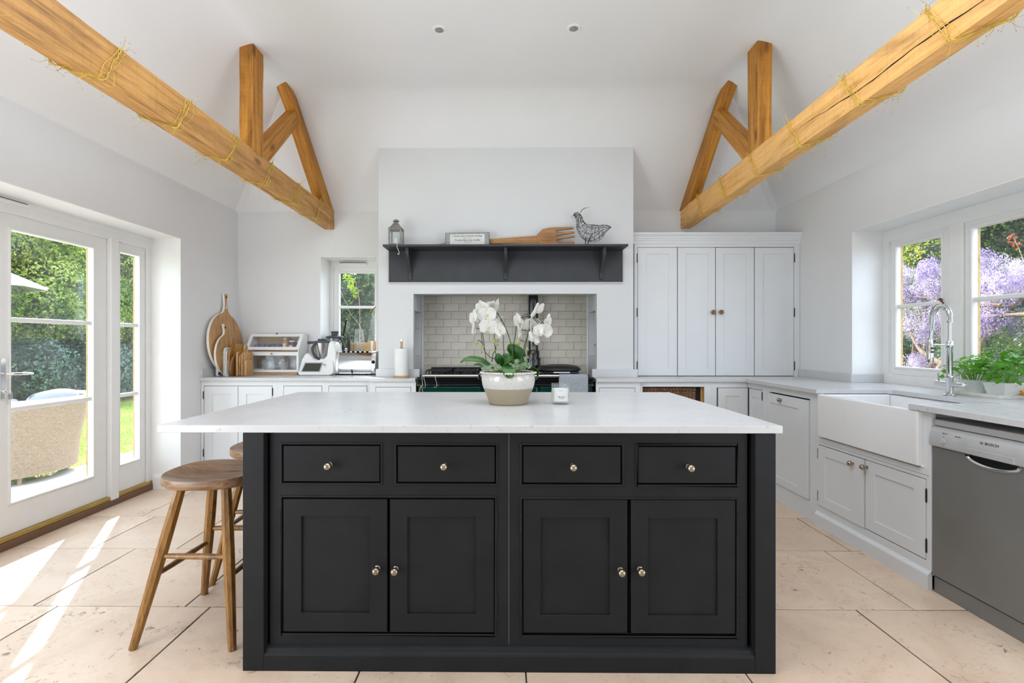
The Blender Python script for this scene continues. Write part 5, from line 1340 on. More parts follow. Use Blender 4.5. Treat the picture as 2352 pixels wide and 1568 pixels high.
# ================================================================ LEFT HAND COUNTER
ZC = .9302
def paddle(name, label, x, yc, zc, R, hy, hz_top, th, lean, mt, rimmt, neck=.030):
    """round board with a handle, standing against the side wall (its face looks along +X)"""
    t = thing(name, label, 'chopping board', (x, yc, zc - R))
    out = []; n = 44; hd = Vector((hy - yc, hz_top - zc)); hl = hd.length; hd.normalize(); a_h = math.atan2(hd.y, hd.x)
    ga = math.asin(min(.9, neck * 2.0 / R))
    for i in range(n + 1):
        a = a_h + ga + (2 * PI - 2 * ga) * i / n; out.append((yc + R * math.cos(a), zc + R * math.sin(a)))
    s_ = Vector((-hd.y, hd.x))
    prof = [(-1.25, .06), (-.85, .20), (-.62, .42), (-.70, .66), (-.95, .86), (-.70, .97), (0, 1.0)]
    L0 = R; L1 = hl
    side = [(neck * w_, L0 + (L1 - L0) * u) for w_, u in prof]
    for w_, u in side: p = Vector((yc, zc)) + hd * u + s_ * w_; out.append((p.x, p.y))
    for w_, u in reversed(side[:-1]): p = Vector((yc, zc)) + hd * u - s_ * w_; out.append((p.x, p.y))
    base = min(q[1] for q in out)
    def X(z): return x + lean * (1 - (z - base) / (hz_top - base))
    v = [(X(b) , a, b) for a, b in out] + [(X(b) + th, a, b) for a, b in out]; N_ = len(out)
    MB().raw(v, [tuple(range(N_))] + [(i, (i + 1) % N_, N_ + (i + 1) % N_, N_ + i) for i in range(N_)]).build('rim', rimmt, t, weld=False)
    cx_, cz_ = sum(a for a, b in out) / N_, sum(b for a, b in out) / N_
    ins = [(a, b) for a, b in out]
    MB().raw([(X(b) + th + .0004, a, b) for a, b in ins], [tuple(range(N_))]).build('face', mt, t)
    MB().lathe([(.010, 0), (.010, .0012), (0, .0012)], (X(hz_top - .04) + th, yc + hd.x * (hl - .035), zc + hd.y * (hl - .035)), (1, 0, 0), 14).build('hanging_hole', M_gap, t)
    return t
b1 = paddle('serving_board', 'large round mango wood serving board with white edge leaning in the corner', XL + .006, 4.765, 1.245, .290, 4.815, 1.728, .022, .055, M_board, M_whitewash, .034)
MB().tube(spline([(XL + .055, 4.80, 1.70), (XL + .052, 4.785, 1.62), (XL + .05, 4.78, 1.585)], 5), .003, 6).tube([(XL + .05, 4.80 + .034 * math.cos(a * .6), 1.585 + .008 * math.sin(a * .6)) for a in range(11)], .003, 6).build('cord', M_string, b1)
paddle('serving_board', 'smaller white-edged wooden serving board in front of the large round one', XL + .082, 4.700, 1.130, .195, 4.665, 1.425, .020, .012, M_board, M_whitewash, .022)
# upright rack and boards, standing on edge side by side
rk = thing('ring_binder_rack', 'white upright rack with a row of black pegs next to the round boards', 'rack', (-2.655, 4.70, ZC))
MB().box(-2.725, -2.690, 4.60, 4.80, ZC, 1.182).build('panel', M_plastic, rk, bevel=0.014, seg=3)
MB().tube([(-2.676, 4.592, ZC + .012), (-2.676, 4.592, 1.172)], .004, 8).build('post', M_steel, rk)
for z in (.955, 1.000, 1.045, 1.09, 1.135, 1.172): MB().tube([(-2.692, 4.592, z), (-2.660, 4.590, z)], .0042, 8).build('peg', M_gap, rk)
for z0, z1 in ((.945, .975), (1.14, 1.168)): MB().box(-2.684, -2.668, 4.586, 4.598, z0, z1).build('clamp', M_gap, rk, bevel=.002)
def edgeboard(label, x0, x1, y0, y1, h, mt, r=.05, name='chopping_board', hole=False, tilt=0.0):
    pts = []; z0 = ZC + .0005
    for cy_, cz_, a0 in ((y1 - r, z0 + h - r, 0), (y0 + r, z0 + h - r, 90), (y0 + r * .6, z0 + r * .6, 180), (y1 - r * .6, z0 + r * .6, 270)):
        rr = r if a0 < 180 else r * .6
        for q in range(5): a = math.radians(a0 + 22.5 * q); pts.append((cy_ + rr * math.cos(a), cz_ + rr * math.sin(a)))
    m = MB().prism(pts, 'x', x0, x1)
    m.v = [(p[0] + tilt * (p[2] - z0), p[1], p[2]) for p in m.v]
    return props(m.build(name, mt, bevel=0.003, smooth=30), label, 'chopping board')
edgeboard('white plastic chopping board nearest to the pegged rack', -2.660, -2.648, 4.615, 4.90, .255, M_plastic, .02)
edgeboard('white plastic chopping board in the middle of the white ones', -2.642, -2.632, 4.60, 4.90, .270, M_plastic, .02)
edgeboard('tall white plastic chopping board touching the honey coloured tray', -2.627, -2.616, 4.60, 4.92, .240, M_plastic, .02)
edgeboard('short white plastic board standing in front of the tall white boards', -2.612, -2.605, 4.57, 4.75, .145, M_plastic, .015)
edgeboard('tall honey coloured wooden board, the largest of the upright brown boards', -2.602, -2.590, 4.60, 4.93, .305, M_honey, .13)
edgeboard('dark grained live-edge wooden board at the front of the board row', -2.586, -2.566, 4.585, 4.79, .205, M_board2, .095, tilt=.06)
edgeboard('mid brown wooden board standing right behind the live-edge board', -2.535, -2.515, 4.61, 4.80, .232, M_board, .03)
edgeboard('narrow brown wooden board squeezed between two mid brown boards', -2.511, -2.497, 4.62, 4.80, .205, M_fork, .03)
edgeboard('mid brown wooden board with rounded corners close to the bread bin', -2.492, -2.476, 4.62, 4.82, .225, M_board, .03)
edgeboard('small pale wooden board leaning on the bread bin corner', -2.462, -2.446, 4.63, 4.76, .150, M_board, .02)
edgeboard('tall paddle-ended wooden board touching the bread bin', -2.478, -2.466, 4.64, 4.70, .300, M_bamboo, .028)

# bread bin
bb = thing('bread_bin', 'white two-tier bread bin with glazed doors and copper knobs', 'bread bin', (-2.30, 4.95, ZC))
X0, X1, YF_, YK = -2.565, -2.040, 4.845, 5.065
zt0 = 1.172; zt1 = 1.328; yt = 4.965
BX0b, BX1b = X0 + .012, X1 - .012
MB().box(X0 - .004, X1 - .012, YF_ - .012, YK, ZC, .949).build('base_board', M_bamboo, bb, bevel=.003)
for x in (X0 + .004, X1 - .012):
    MB().prism([(YF_ + .016, .9495), (YK, .9495), (YK, zt1 - .002), (yt, zt1 - .002), (YF_ + .004, zt0)], 'x', x, x + .012).build('side', M_white, bb, bevel=.0015)
MB().box(BX0b + .004, X1 - .012, YK - .008, YK, .9495, zt1 - .003).build('back', M_bamboo, bb)
MB().box(BX0b + .004, X1 - .012, YF_ + .017, YK - .008, zt0 - .020, zt0 - .008).build('shelf', M_bamboo, bb)
MB().box(X0 + .002, X1 + .004, yt - .004, YK + .002, zt1 - .002, zt1 + .008).build('top', M_white, bb, bevel=.002)
o = MB(); rect_frame(o, 'Y', X0, X1, .953, 1.155, YF_, YF_ + .014, .022, .022, .026, .036); o = o.build('lower_door', M_white, bb, bevel=.002)
MB().box(X0 + .02, X1 - .02, YF_ + .006, YF_ + .009, .977, 1.121).build('pane', M_pane, o)
MB().lathe([(.005, 0), (.005, .008), (.009, .012), (.009, .018), (0, .019)], (-2.303, YF_, 1.138), (0, -1, 0), 16).build('knob', M_copper, o, smooth=40)
o = MB(); nx_, nz_ = yt - YF_, zt1 - zt0; Ls = math.hypot(nx_, nz_); uy, uz = nx_ / Ls, nz_ / Ls
def sl(x0_, x1_, a, b, th=.012, lift=0):
    v = []
    for x in (x0_, x1_):
        for s_, t_ in ((a, 0), (b, 0), (b, th), (a, th)): v.append((x, YF_ + uy * s_ - uz * (t_ + lift), zt0 + uz * s_ + uy * (t_ + lift)))
    return v, [(0, 1, 2, 3), (7, 6, 5, 4), (0, 4, 5, 1), (1, 5, 6, 2), (2, 6, 7, 3), (3, 7, 4, 0)]
for a in ((X0 - .004, X0 + .026, 0, Ls), (X1 - .026, X1 + .004, 0, Ls), (X0 + .026, X1 - .026, 0, .034), (X0 + .026, X1 - .026, Ls - .030, Ls)): o.raw(*sl(*a))
o = o.build('lid', M_white, bb, bevel=.002)
MB().raw(*sl(X0 + .024, X1 - .024, .03, Ls - .026, .003, .004)).build('pane', M_pane, o)
MB().lathe([(.005, 0), (.005, .006), (.009, .010), (.009, .016), (0, .017)], (-2.303, yt - .006, zt1 + .004), (0, -.8, .6), 16).build('knob', M_copper, o, smooth=40)
zsh = zt0 - .0078
eg = thing('egg_box', 'blue grey cardboard egg box on the upper shelf of the bread bin', 'egg box', (-2.40, 4.97, zsh))
MB().box(-2.525, -2.265, 4.915, 5.025, zsh, zsh + .040).build('tray', M_eggbox, eg, bevel=.006)
m = MB()
for q in range(5):
    for w_ in range(2): m.ball((-2.50 + .052 * q, 4.942 + .055 * w_, zsh + .050), .025, 10, 6, (1, 1, .85))
m.build('lid', M_eggbox, eg, smooth=60)
for x, hgt, r_, mt, lb, lid in ((-2.232, .108, .030, M_jam, 'jar of amber preserve with a grey lid in the bread bin', M_lid), (-2.165, .084, .032, M_plum, 'squat jar of dark jam with a silver lid in the bread bin', M_plastic), (-2.098, .080, .026, M_plum, 'dark jar tucked in the corner of the bread bin upper shelf', M_lid)):
    j = thing('preserve_jar', lb, 'jar', (x, 4.985, zsh))
    MB().lathe([(0, 0), (r_, 0), (r_, hgt), (r_ * .85, hgt + .006)], (x, 4.985, zsh), n=20).build('body', mt, j, smooth=40)
    MB().lathe([(r_ * .92, 0), (r_ * .95, .002), (r_ * .95, .014), (0, .015)], (x, 4.985, zsh + hgt + .006), n=20).build('lid', lid, j, smooth=40)
    MB().lathe([(r_ + .0006, .012), (r_ + .0006, hgt * .7)], (x, 4.985, zsh), n=12, a0=-PI / 2 - .9, a1=-PI / 2 + .4).build('paper_label', M_label, j)
def bag(label, x, w_, h_, seed, mt):
    r = random.Random(seed); m = MB(); v = []; f = []; nu, nv = 14, 9
    for i in range(nv + 1):
        t_ = i / nv
        for a in range(nu):
            an = 2 * PI * a / nu; rr = (math.sin(PI * min(1, t_ * .86 + .12))) ** .5
            v.append((x + w_ * rr * math.cos(an) * r.uniform(.75, 1.05), 4.955 + .06 * rr * math.sin(an) * r.uniform(.7, 1.1), .951 + h_ * t_))
    for i in range(nv):
        for a in range(nu): f.append((i * nu + a, i * nu + (a + 1) % nu, (i + 1) * nu + (a + 1) % nu, (i + 1) * nu + a))
    props(m.raw(v, f).build('food_bag', mt, smooth=30), label, 'bag')
M_bagblue = pane_glass('blue_bag', .55, (.62, .78, .82), 2.0); M_bagred = pane_glass('plum_bag', .35, (.45, .25, .28), 2.5)
bag('crumpled pale blue plastic bag inside the lower part of the bread bin', -2.39, .085, .165, 1, M_bagblue)
bag('plum coloured plastic bag in the middle of the lower bread bin', -2.235, .055, .165, 2, M_bagred)
bag('crumpled clear plastic bag at the end of the lower bread bin', -2.115, .050, .160, 3, M_bag)
props(MB().box(-2.53, -2.42, 4.90, 4.99, .9505, .985).build('paper_packet', M_label, bevel=.004), 'folded white paper packet in the lower bread bin', 'packet')

# thermal food processor with mixing bowl
fp = thing('food_processor', 'white food processor base with steel bowl, dark handle and screen', 'food processor', (-1.83, 4.88, ZC))
prof = [(-2.012, ZC + .02), (-1.995, ZC + .004), (-1.68, ZC), (-1.648, ZC + .02), (-1.640, ZC + .10), (-1.655, ZC + .22), (-1.675, ZC + .300), (-1.700, ZC + .328), (-1.725, ZC + .318), (-1.735, ZC + .27), (-1.745, ZC + .19), (-1.775, ZC + .155), (-1.86, ZC + .150), (-1.90, ZC + .19), (-1.93, ZC + .215), (-1.960, ZC + .205), (-1.99, ZC + .15), (-2.012, ZC + .08)]
m = MB().prism(prof, 'y', 4.80, 5.00); m.build('body', M_plastic, fp, bevel=.018, seg=4)
fr = [(-2.010, ZC + .016), (-1.99, ZC + .002), (-1.70, ZC + .002), (-1.665, ZC + .02), (-1.680, ZC + .135), (-1.70, ZC + .16), (-1.94, ZC + .16), (-1.985, ZC + .13)]
v = [(a, 4.745 + (b - ZC) * .35, b) for a, b in fr] + [(a, 4.85, b) for a, b in fr]; N_ = len(fr)
MB().raw(v, [tuple(range(N_)), tuple(range(2 * N_ - 1, N_ - 1, -1))] + [(i, (i + 1) % N_, N_ + (i + 1) % N_, N_ + i) for i in range(N_)]).build('front', M_plastic, fp, bevel=.010, seg=3)
def tilted(m, pts, off, th):
    v = [(a, 4.745 + (b - ZC) * .35 - off, b) for a, b in pts] + [(a, 4.745 + (b - ZC) * .35 - off + th, b) for a, b in pts]; n = len(pts)
    return m.raw(v, [tuple(range(n)), tuple(range(2 * n - 1, n - 1, -1))] + [(i, (i + 1) % n, n + (i + 1) % n, n + i) for i in range(n)])
s_ = tilted(MB(), [(-1.985, .962), (-1.792, .962), (-1.770, 1.054), (-1.955, 1.054)], .003, .01).build('screen_frame', M_steel, fp, bevel=.002)
tilted(MB(), [(-1.970, .970), (-1.803, .970), (-1.786, 1.046), (-1.945, 1.046)], .0045, .003).build('screen', M_screen, s_)
MB().lathe([(.017, 0), (.017, .008), (.014, .010), (0, .010)], (-1.757, 4.752 + .03, 1.020), (0, -1, .35), 20).build('dial', M_steel, fp, smooth=40)
bcx, bcy = -1.817, 4.885
MB().lathe([(0, .0), (.060, .0), (.066, .012), (.083, .10), (.092, .158), (.094, .160), (.090, .160), (.06, .02)], (bcx, bcy, 1.085), n=36).build('bowl', M_steel, fp, smooth=35)
l_ = MB().lathe([(.094, 0), (.098, .004), (.096, .014), (.060, .020), (.045, .024), (.045, .036), (.040, .040), (0, .040)], (bcx, bcy, 1.246), n=36).build('lid', M_greyplastic, fp, smooth=35)
MB().tube(spline([(bcx - .035, bcy - .095, 1.236), (bcx - .050, bcy - .125, 1.20), (bcx - .045, bcy - .128, 1.15), (bcx - .020, bcy - .112, 1.105), (bcx - .002, bcy - .085, 1.088)], 5), .013, 10).build('handle', M_greyplastic, fp, smooth=50)
for s2 in (-1, 1): MB().tube([(bcx + s2 * .085, bcy - .03, 1.247), (bcx + s2 * .125, bcy - .03, 1.250)], [.012, .014], 10).ball((bcx + s2 * .125, bcy - .03, 1.246), .016, 10, 8).build('clamp_arm', M_greyplastic if s2 < 0 else M_plastic, fp, smooth=50)
# second bowl on the window sill
ZW = BZ + .0065
sb = thing('mixing_bowl', 'second steel mixing bowl with dark lid and handle on the small window sill', 'mixing bowl', (-1.80, 5.19, ZW))
MB().lathe([(0, 0), (.055, 0), (.060, .01), (.078, .19), (.080, .20)], (-1.80, 5.19, ZW), n=32).build('bowl', M_steel, sb, smooth=35)
MB().lathe([(.082, 0), (.092, .002), (.094, .016), (.085, .024), (.045, .030), (.036, .036), (.036, .058), (.042, .064), (.040, .076), (0, .076)], (-1.80, 5.19, ZW + .200), n=32).build('lid', M_greyplastic, sb, smooth=35)
MB().tube(spline([(-1.725, 5.15, ZW + .20), (-1.700, 5.13, ZW + .17), (-1.682, 5.12, ZW + .11), (-1.700, 5.13, ZW + .055), (-1.735, 5.15, ZW + .045)], 5), .012, 10).build('handle', M_greyplastic, sb, smooth=50)
props(MB().tube([(-1.872 + .13, 5.27, ZW + .20), (-1.725, 5.275, ZW + .30), (-1.708, 5.28, ZW + .40)], [.006, .008, .010], 8).box(-1.73, -1.75, 5.265, 5.275, ZW + .0, ZW + .21).build('spatula', M_gap), 'dark slim spatula sticking up behind the steel mixing bowl', 'utensil')
props(MB().prism([(-1.672, ZW), (-1.640, ZW), (-1.642, ZW + .22), (-1.650, ZW + .255), (-1.664, ZW + .258), (-1.672, ZW + .23)], 'y', 5.20, 5.215).build('spatula', M_greyplastic, bevel=.004), 'broad black spatula upright on the window sill beside the glass vase', 'utensil')
vz = MB().lathe([(.0, 0), (.055, 0), (.058, .01), (.060, .12), (.052, .21), (.043, .275), (.044, .300), (.040, .300), (.040, .27), (.056, .12), (.054, .012), (0, .010)], (-1.543, 5.195, ZW), n=32)
props(vz.build('glass_vase', M_jarglass, smooth=40), 'clear tall glass vase on the small window sill', 'vase')
cr = thing('wooden_crate', 'low pale wooden box on the window sill behind the toaster', 'box', (-1.45, 5.27, ZW))
MB().box(-1.66, -1.46, 5.262, 5.270, ZW, ZW + .155).build('panel', M_bamboo, cr, bevel=.002); MB().box(-1.655, -1.465, 5.270, 5.31, ZW, ZW + .01).build('base', M_bamboo, cr)
cr = thing('wooden_crate', 'taller pale wooden slatted box beside the vase in the window corner', 'box', (-1.40, 5.23, ZW))
for q in range(4): MB().box(-1.455 + q * .029, -1.428 + q * .029, 5.21, 5.222, ZW, ZW + .172).build('slat', M_whitewash if q % 2 else M_bamboo, cr, bevel=.002)
MB().box(-1.453, -1.342, 5.2225, 5.26, ZW, ZW + .012).build('base', M_bamboo, cr)
# toaster
to = thing('toaster', 'polished chrome six-slot toaster with grey ends below the small window', 'toaster', (-1.45, 4.89, ZC))
tx0, tx1 = -1.655, -1.262
pf = [(4.795, .955), (4.788, 1.00), (4.795, 1.10), (4.812, 1.146), (4.84, 1.160), (4.96, 1.160), (4.985, 1.146), (5.00, 1.10), (5.00, .955)]
MB().prism(pf, 'x', tx0 + .030, tx1 - .045).build('shell', M_polish, to, smooth=60)
MB().prism([(a + (-.004 if a < 4.9 else .004), b + (.004 if b > 1 else -.012)) for a, b in pf], 'x', tx0, tx0 + .030).build('end_cap', M_steel, to, bevel=.004, smooth=60)
MB().prism([(a + (-.006 if a < 4.9 else .006), b + (.004 if b > 1 else -.012)) for a, b in pf], 'x', tx1 - .045, tx1).build('end_cap', M_steel, to, bevel=.006, smooth=60)
MB().box(tx0 + .030, tx1 - .045, 4.800, 4.996, .942, .998).build('crumb_tray', M_steel, to, bevel=.003)
MB().box(-1.498, -1.490, 4.785, 4.80, .948, .985).build('lever', M_gap, to)
for x in (tx0 + .06, -1.494, tx1 - .10): 
    for y in (4.82, 4.97): MB().lathe([(.012, 0), (.012, .013)], (x, y, ZC), n=10).build('foot', M_gap, to)
m = MB()
for q in range(6): m.box(tx0 + .055 + q * .046, tx0 + .080 + q * .046, 4.82, 4.975, 1.1585, 1.1635)
m.build('slot', M_gap, to, kind='stuff')
for z, r_ in ((1.058, .017), (.985, .019)):
    MB().lathe([(r_, 0), (r_, .006), (r_ * .7, .016), (0, .017)], (tx1 - .022, 4.786, z), (0, -1, 0), 18).build('knob', M_gap if z > 1 else M_chrome, to, smooth=40)

# ================================================================ TAP
tp = thing('kitchen_tap', 'tall chrome spring-neck mixer tap behind the white sink', 'tap', (2.676, 2.985, .93))
TX, TY = 2.676, 2.985
MB().lathe([(.026, 0), (.030, .002), (.030, .006), (.019, .012), (.018, .10), (.020, .104), (.020, .112), (.0155, .118), (.0155, .285), (.0175, .288), (.0175, .325), (.0155, .328)], (TX, TY, .9302), n=28).build('column', M_chrome, tp, smooth=35)
MB().tube([(TX, TY + .094, .998), (TX, TY + .090, .998), (TX, TY, .998), (TX, TY - .095, .998), (TX, TY - .100, .998)], [.010, .0155, .0155, .0165, .010], 20).build('cross_bar', M_chrome, tp, smooth=40)
for s_ in (1, -1): MB().tube([(TX, TY + s_ * .072, 1.008), (TX - .004, TY + s_ * .074, 1.060)], .0045, 10).build('lever', M_chrome, tp, smooth=40)
arc = [(TX, TY, 1.255), (TX, TY, 1.32), (TX, TY, 1.37)]
for q in range(13):
    a = PI * q / 12; arc.append((TX - .050 + .050 * math.cos(a), TY + .004 * q / 12, 1.405 + .062 * math.sin(a)))
arc += [(TX - .101, TY + .006, 1.36), (TX - .104, TY + .006, 1.325), (TX - .108, TY + .008, 1.26)]
MB().tube(spline(arc, 4), .0085, 12).build('hose', M_steel, tp, smooth=60)
cp = spline(arc[2:-1], 24); rings = []; turns = 56; n_ = turns * 14
m = MB(); hel = []; Q = [Vector(p) for p in cp]; cl = [0]
for a_, b_ in zip(Q[:-1], Q[1:]): cl.append(cl[-1] + (b_ - a_).length)
P = []; k_ = 0
for i in range(301):
    d_ = cl[-1] * i / 300.0001
    while cl[k_ + 1] < d_: k_ += 1
    P.append(Q[k_].lerp(Q[k_ + 1], (d_ - cl[k_]) / (cl[k_ + 1] - cl[k_] + 1e-9)))
for i in range(n_ + 1):
    t_ = i / n_ * (len(P) - 1.001); k_ = int(t_); p = P[k_].lerp(P[k_ + 1], t_ - k_); ta = (P[min(k_ + 2, len(P) - 1)] - P[max(k_ - 1, 0)]).normalized()
    u = Vector((0, 1, 0)); w_ = ta.cross(u).normalized(); a = 2 * PI * i / 14
    hel.append(p + u * (.0145 * math.cos(a)) + w_ * (.0145 * math.sin(a)))
m.tube(hel, .0019, 5).build('spring', M_chrome, tp, smooth=60)
hx, hy_ = TX - .110, TY + .008
MB().lathe([(.009, 0), (.014, -.006), (.015, -.05), (.017, -.055), (.018, -.135), (.0165, -.142), (0, -.142)], (hx, hy_, 1.272), n=24).build('spray_head', M_chrome, tp, smooth=35)
for z in (1.215, 1.193): MB().lathe([(.0075, 0), (.0075, .006), (.005, .008), (0, .008)], (hx - .002, hy_ - .016, z), (-.1, -1, 0), 14).build('spray_button', M_greyplastic, tp, smooth=40)
MB().tube([(TX, TY, 1.235), (hx + .015, hy_, 1.235)], .004, 8).tube([(hx + .018 * math.cos(a * .6), hy_ + .018 * math.sin(a * .6), 1.235) for a in range(11)], .003, 6).build('holder_arm', M_chrome, tp, smooth=50)

# ================================================================ TRAY WITH HERBS
ty_ = thing('window_tray', 'long white shallow tray under the herb pots in the sink window', 'tray', (2.88, 2.97, .93))
MB().box(2.795, 2.975, 2.815, 3.12, .9302, .938).build('base', M_tray, ty_)
for b in ((2.790, 2.800, 2.80, 3.13), (2.972, 2.982, 2.80, 3.13), (2.800, 2.972, 2.80, 2.812), (2.800, 2.972, 3.118, 3.13)):
    MB().box(b[0], b[1], b[2], b[3], .9302, .950).build('raised_edge', M_tray, ty_, bevel=.002)
ty2 = thing('plug_lead', 'orange and white plug with a pale lead lying on the tray end', 'plug', (2.92, 2.79, .95))
MB().tube([(2.950, 2.790, .966), (2.910, 2.800, .966)], [.013, .013], 14).build('orange_collar', M_orangeplug, ty2, smooth=40)
MB().tube([(2.960, 2.786, .966), (3.005, 2.770, .966)], [.010, .008], 12).build('stub', M_tray, ty2, smooth=40)
MB().tube(spline([(2.910, 2.800, .966), (2.885, 2.798, .963), (2.860, 2.797, .955), (2.845, 2.797, .951), (2.83, 2.83, .942)], 5), .0028, 6).build('lead', M_string, ty2, smooth=60)

def lobed(name, mt, lobes, seed):
    pts = []
    for i in range(lobes * 2 + 1):
        a = math.radians(-35 + 250 * i / (lobes * 2)); r_ = .5 if i % 2 == 0 else .30
        pts.append((r_ * math.cos(a), .15 + r_ * math.sin(a), .05 * math.sin(i * 1.3)))
    n = len(pts); return MB().raw([(0, 0, 0)] + pts, [(0, i + 1, i + 2) for i in range(n - 1)]).mesh(name, (0, 0, 0), mt)
def oval(name, mt):
    v = []; f = []; nu = 6
    for i in range(nu + 1):
        t = i / nu; w_ = .32 * math.sin(PI * min(1, t ** .8)) + .001; z = -.22 * t * t + .08 * t
        v += [(-w_, t, z + .10 * w_), (-w_ * .5, t, z + .02), (0, t, z - .03), (w_ * .5, t, z + .02), (w_, t, z + .10 * w_)]
    for i in range(nu):
        for j in range(4): f.append((i * 5 + j, i * 5 + j + 1, (i + 1) * 5 + j + 1, (i + 1) * 5 + j))
    return MB().raw(v, f).mesh(name, (0, 0, 0), mt, 80)
def herb(name, label, c, pot_prof, zr, mesh, n, spread, hmax, size, seed, square=0):
    t = thing(name, label, 'plant', (c[0], c[1], .938)); r = random.Random(seed)
    pm = MB().lathe(pot_prof, (c[0], c[1], .9383), n=4 if square else 28, a0=PI / 4 if square else 0, a1=2 * PI + (PI / 4 if square else 0))
    pm.build('pot', M_plastic, t, smooth=None if square else 40, bevel=.004 if square else 0)
    rr_ = pot_prof[-1][0] * (.68 if square else .93)
    MB().lathe([(rr_, 0), (rr_, .004), (0, .006)], (c[0], c[1], zr - .012), n=20).build('soil', M_soil, t)
    sm = MB()
    for i in range(n):
        a = r.uniform(0, 2 * PI); q = r.random() ** .55
        x, y = spread[0] * q * math.cos(a), spread[1] * q * math.sin(a)
        h = hmax * (1 - .55 * q * q) * r.uniform(.45, 1.05)
        tip = Vector((min(c[0] + x, 3.005), c[1] + y, zr + h - .02 * (q > .9)))
        if i % 3 == 0:
            b = Vector((c[0] + x * .25, c[1] + y * .25, zr - .008)); mid = b.lerp(tip, .55) + Vector((0, 0, h * .18))
            sm.tube([b, mid, tip], [.0014, .0012, .0008], 4)
        R = Matrix.Rotation(a + r.uniform(-.8, .8) - PI / 2, 3, 'Z') @ Matrix.Rotation(r.uniform(-.9, .5), 3, 'X') @ Matrix.Rotation(r.uniform(-.5, .5), 3, 'Y')
        place_copy('leaf', mesh, t, tip, R, size * r.uniform(.65, 1.15))
    sm.build('stem', M_herbstem, t, kind='stuff', weld=False)
    return t
LP = lobed('leaf', M_herb, 5, 1); LB = oval('leaf', M_basil)
herb('potted_parsley', 'potted flat-leaf parsley right behind the chrome tap', (2.885, 3.045), [(.036, 0), (.050, .078), (.052, .080), (.050, .082)], 1.018, LP, 260, (.135, .185), .150, .036, 5)
herb('potted_basil', 'potted bushy basil at the tray end, beyond the parsley', (2.885, 2.865), [(.072, 0), (.092, .074), (.095, .076), (.094, .080)], 1.014, LB, 170, (.125, .150), .200, .050, 6, square=1)

# ================================================================ GARDEN
structure('patio', MB().box(-4.66, XL - T, -6, 14, -.30, -.115), M_grout)
pv = structure('paving', MB().box(-4.66, XL - T, -6, 14, -.30, -.112), M_paving)
bpy.data.objects.remove(bpy.data.objects['patio'])
pv.name = 'patio'; k = 0; r_ = random.Random(3)
y = 0.4
while y < 10:
    x = -4.66
    while x < -3.2:
        b = min(x + r_.choice((.45, .6, .75)), -3.155)
        if b - x > .1:
            k += 1; o = slab(x, b, y, y + .6, 900 + k, .006, .004); o.v = [(p[0], p[1], p[2] - .10) for p in o.v]; o.build('paving_slab', M_paving, pv)
        x = b
        if x > -3.16: break
    y += .6
structure('ground', MB().box(-40, 40, -20, 40, -.50, -.31), M_soil)
def numpy_obj(name, V, F, mt, parent=None, kind='stuff', **k):
    me = bpy.data.meshes.new(name); me.vertices.add(len(V)); me.vertices.foreach_set('co', V.astype(np.float32).ravel())
    nf, q = F.shape; me.loops.add(nf * q); me.loops.foreach_set('vertex_index', F.astype(np.int32).ravel())
    me.polygons.add(nf); me.polygons.foreach_set('loop_start', np.arange(nf, dtype=np.int32) * q); me.polygons.foreach_set('loop_total', np.full(nf, q, dtype=np.int32))
    me.update(calc_edges=True); me.materials.append(mt)
    o = bpy.data.objects.new(name, me); COL.objects.link(o)
    if parent: o.parent = parent; 
    return props(o, k.get('label'), k.get('cat'), None, kind)
def leafcloud(blobs, n, size, seed, flat=.5, droop=0.0):
    """n small folded leaves scattered over ellipsoid blobs (centre, radii)"""
    g = np.random.default_rng(seed)
    w_ = np.array([(b[1][0] * b[1][1] + b[1][1] * b[1][2] + b[1][0] * b[1][2]) for b in blobs]); w_ = w_ / w_.sum()
    idx = g.choice(len(blobs), n, p=w_)
    C = np.array([b[0] for b in blobs])[idx]; R = np.array([b[1] for b in blobs])[idx]
    d = g.normal(size=(n, 3)); d /= np.linalg.norm(d, axis=1, keepdims=True)
    P = C + d * R * (1.04 - .34 * g.random((n, 1)) ** 1.6 + g.normal(size=(n, 1)) * .05)
    nn = d / R; nn /= np.linalg.norm(nn, axis=1, keepdims=True)
    nn = nn + g.normal(size=(n, 3)) * flat; nn[:, 2] += .25; nn /= np.linalg.norm(nn, axis=1, keepdims=True)
    t = np.cross(nn, g.normal(size=(n, 3))); t /= np.linalg.norm(t, axis=1, keepdims=True); t[:, 2] -= droop; t /= np.linalg.norm(t, axis=1, keepdims=True)
    s_ = np.cross(nn, t); sz = size * g.uniform(.6, 1.3, (n, 1))
    V = np.stack([P - t * sz * .5, P + s_ * sz * .27 + nn * sz * .06, P + t * sz * .5, P - s_ * sz * .27 + nn * sz * .06], 1).reshape(-1, 3)
    return V, np.arange(4 * n).reshape(n, 4)
def blobs_in(box, n, r0, r1, seed, keep=None):
    r = random.Random(seed); out = []
    for _ in range(n):
        c = [r.uniform(box[0], box[1]), r.uniform(box[2], box[3]), r.uniform(box[4], box[5])]; q = r.uniform(r0, r1)
        out.append((c, (q, q, q * r.uniform(.7, 1.0))))
    return out
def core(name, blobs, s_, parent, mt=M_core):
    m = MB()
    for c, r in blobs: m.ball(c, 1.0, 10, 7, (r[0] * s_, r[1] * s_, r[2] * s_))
    return m.build(name, mt, parent, kind='stuff', smooth=60, weld=False)
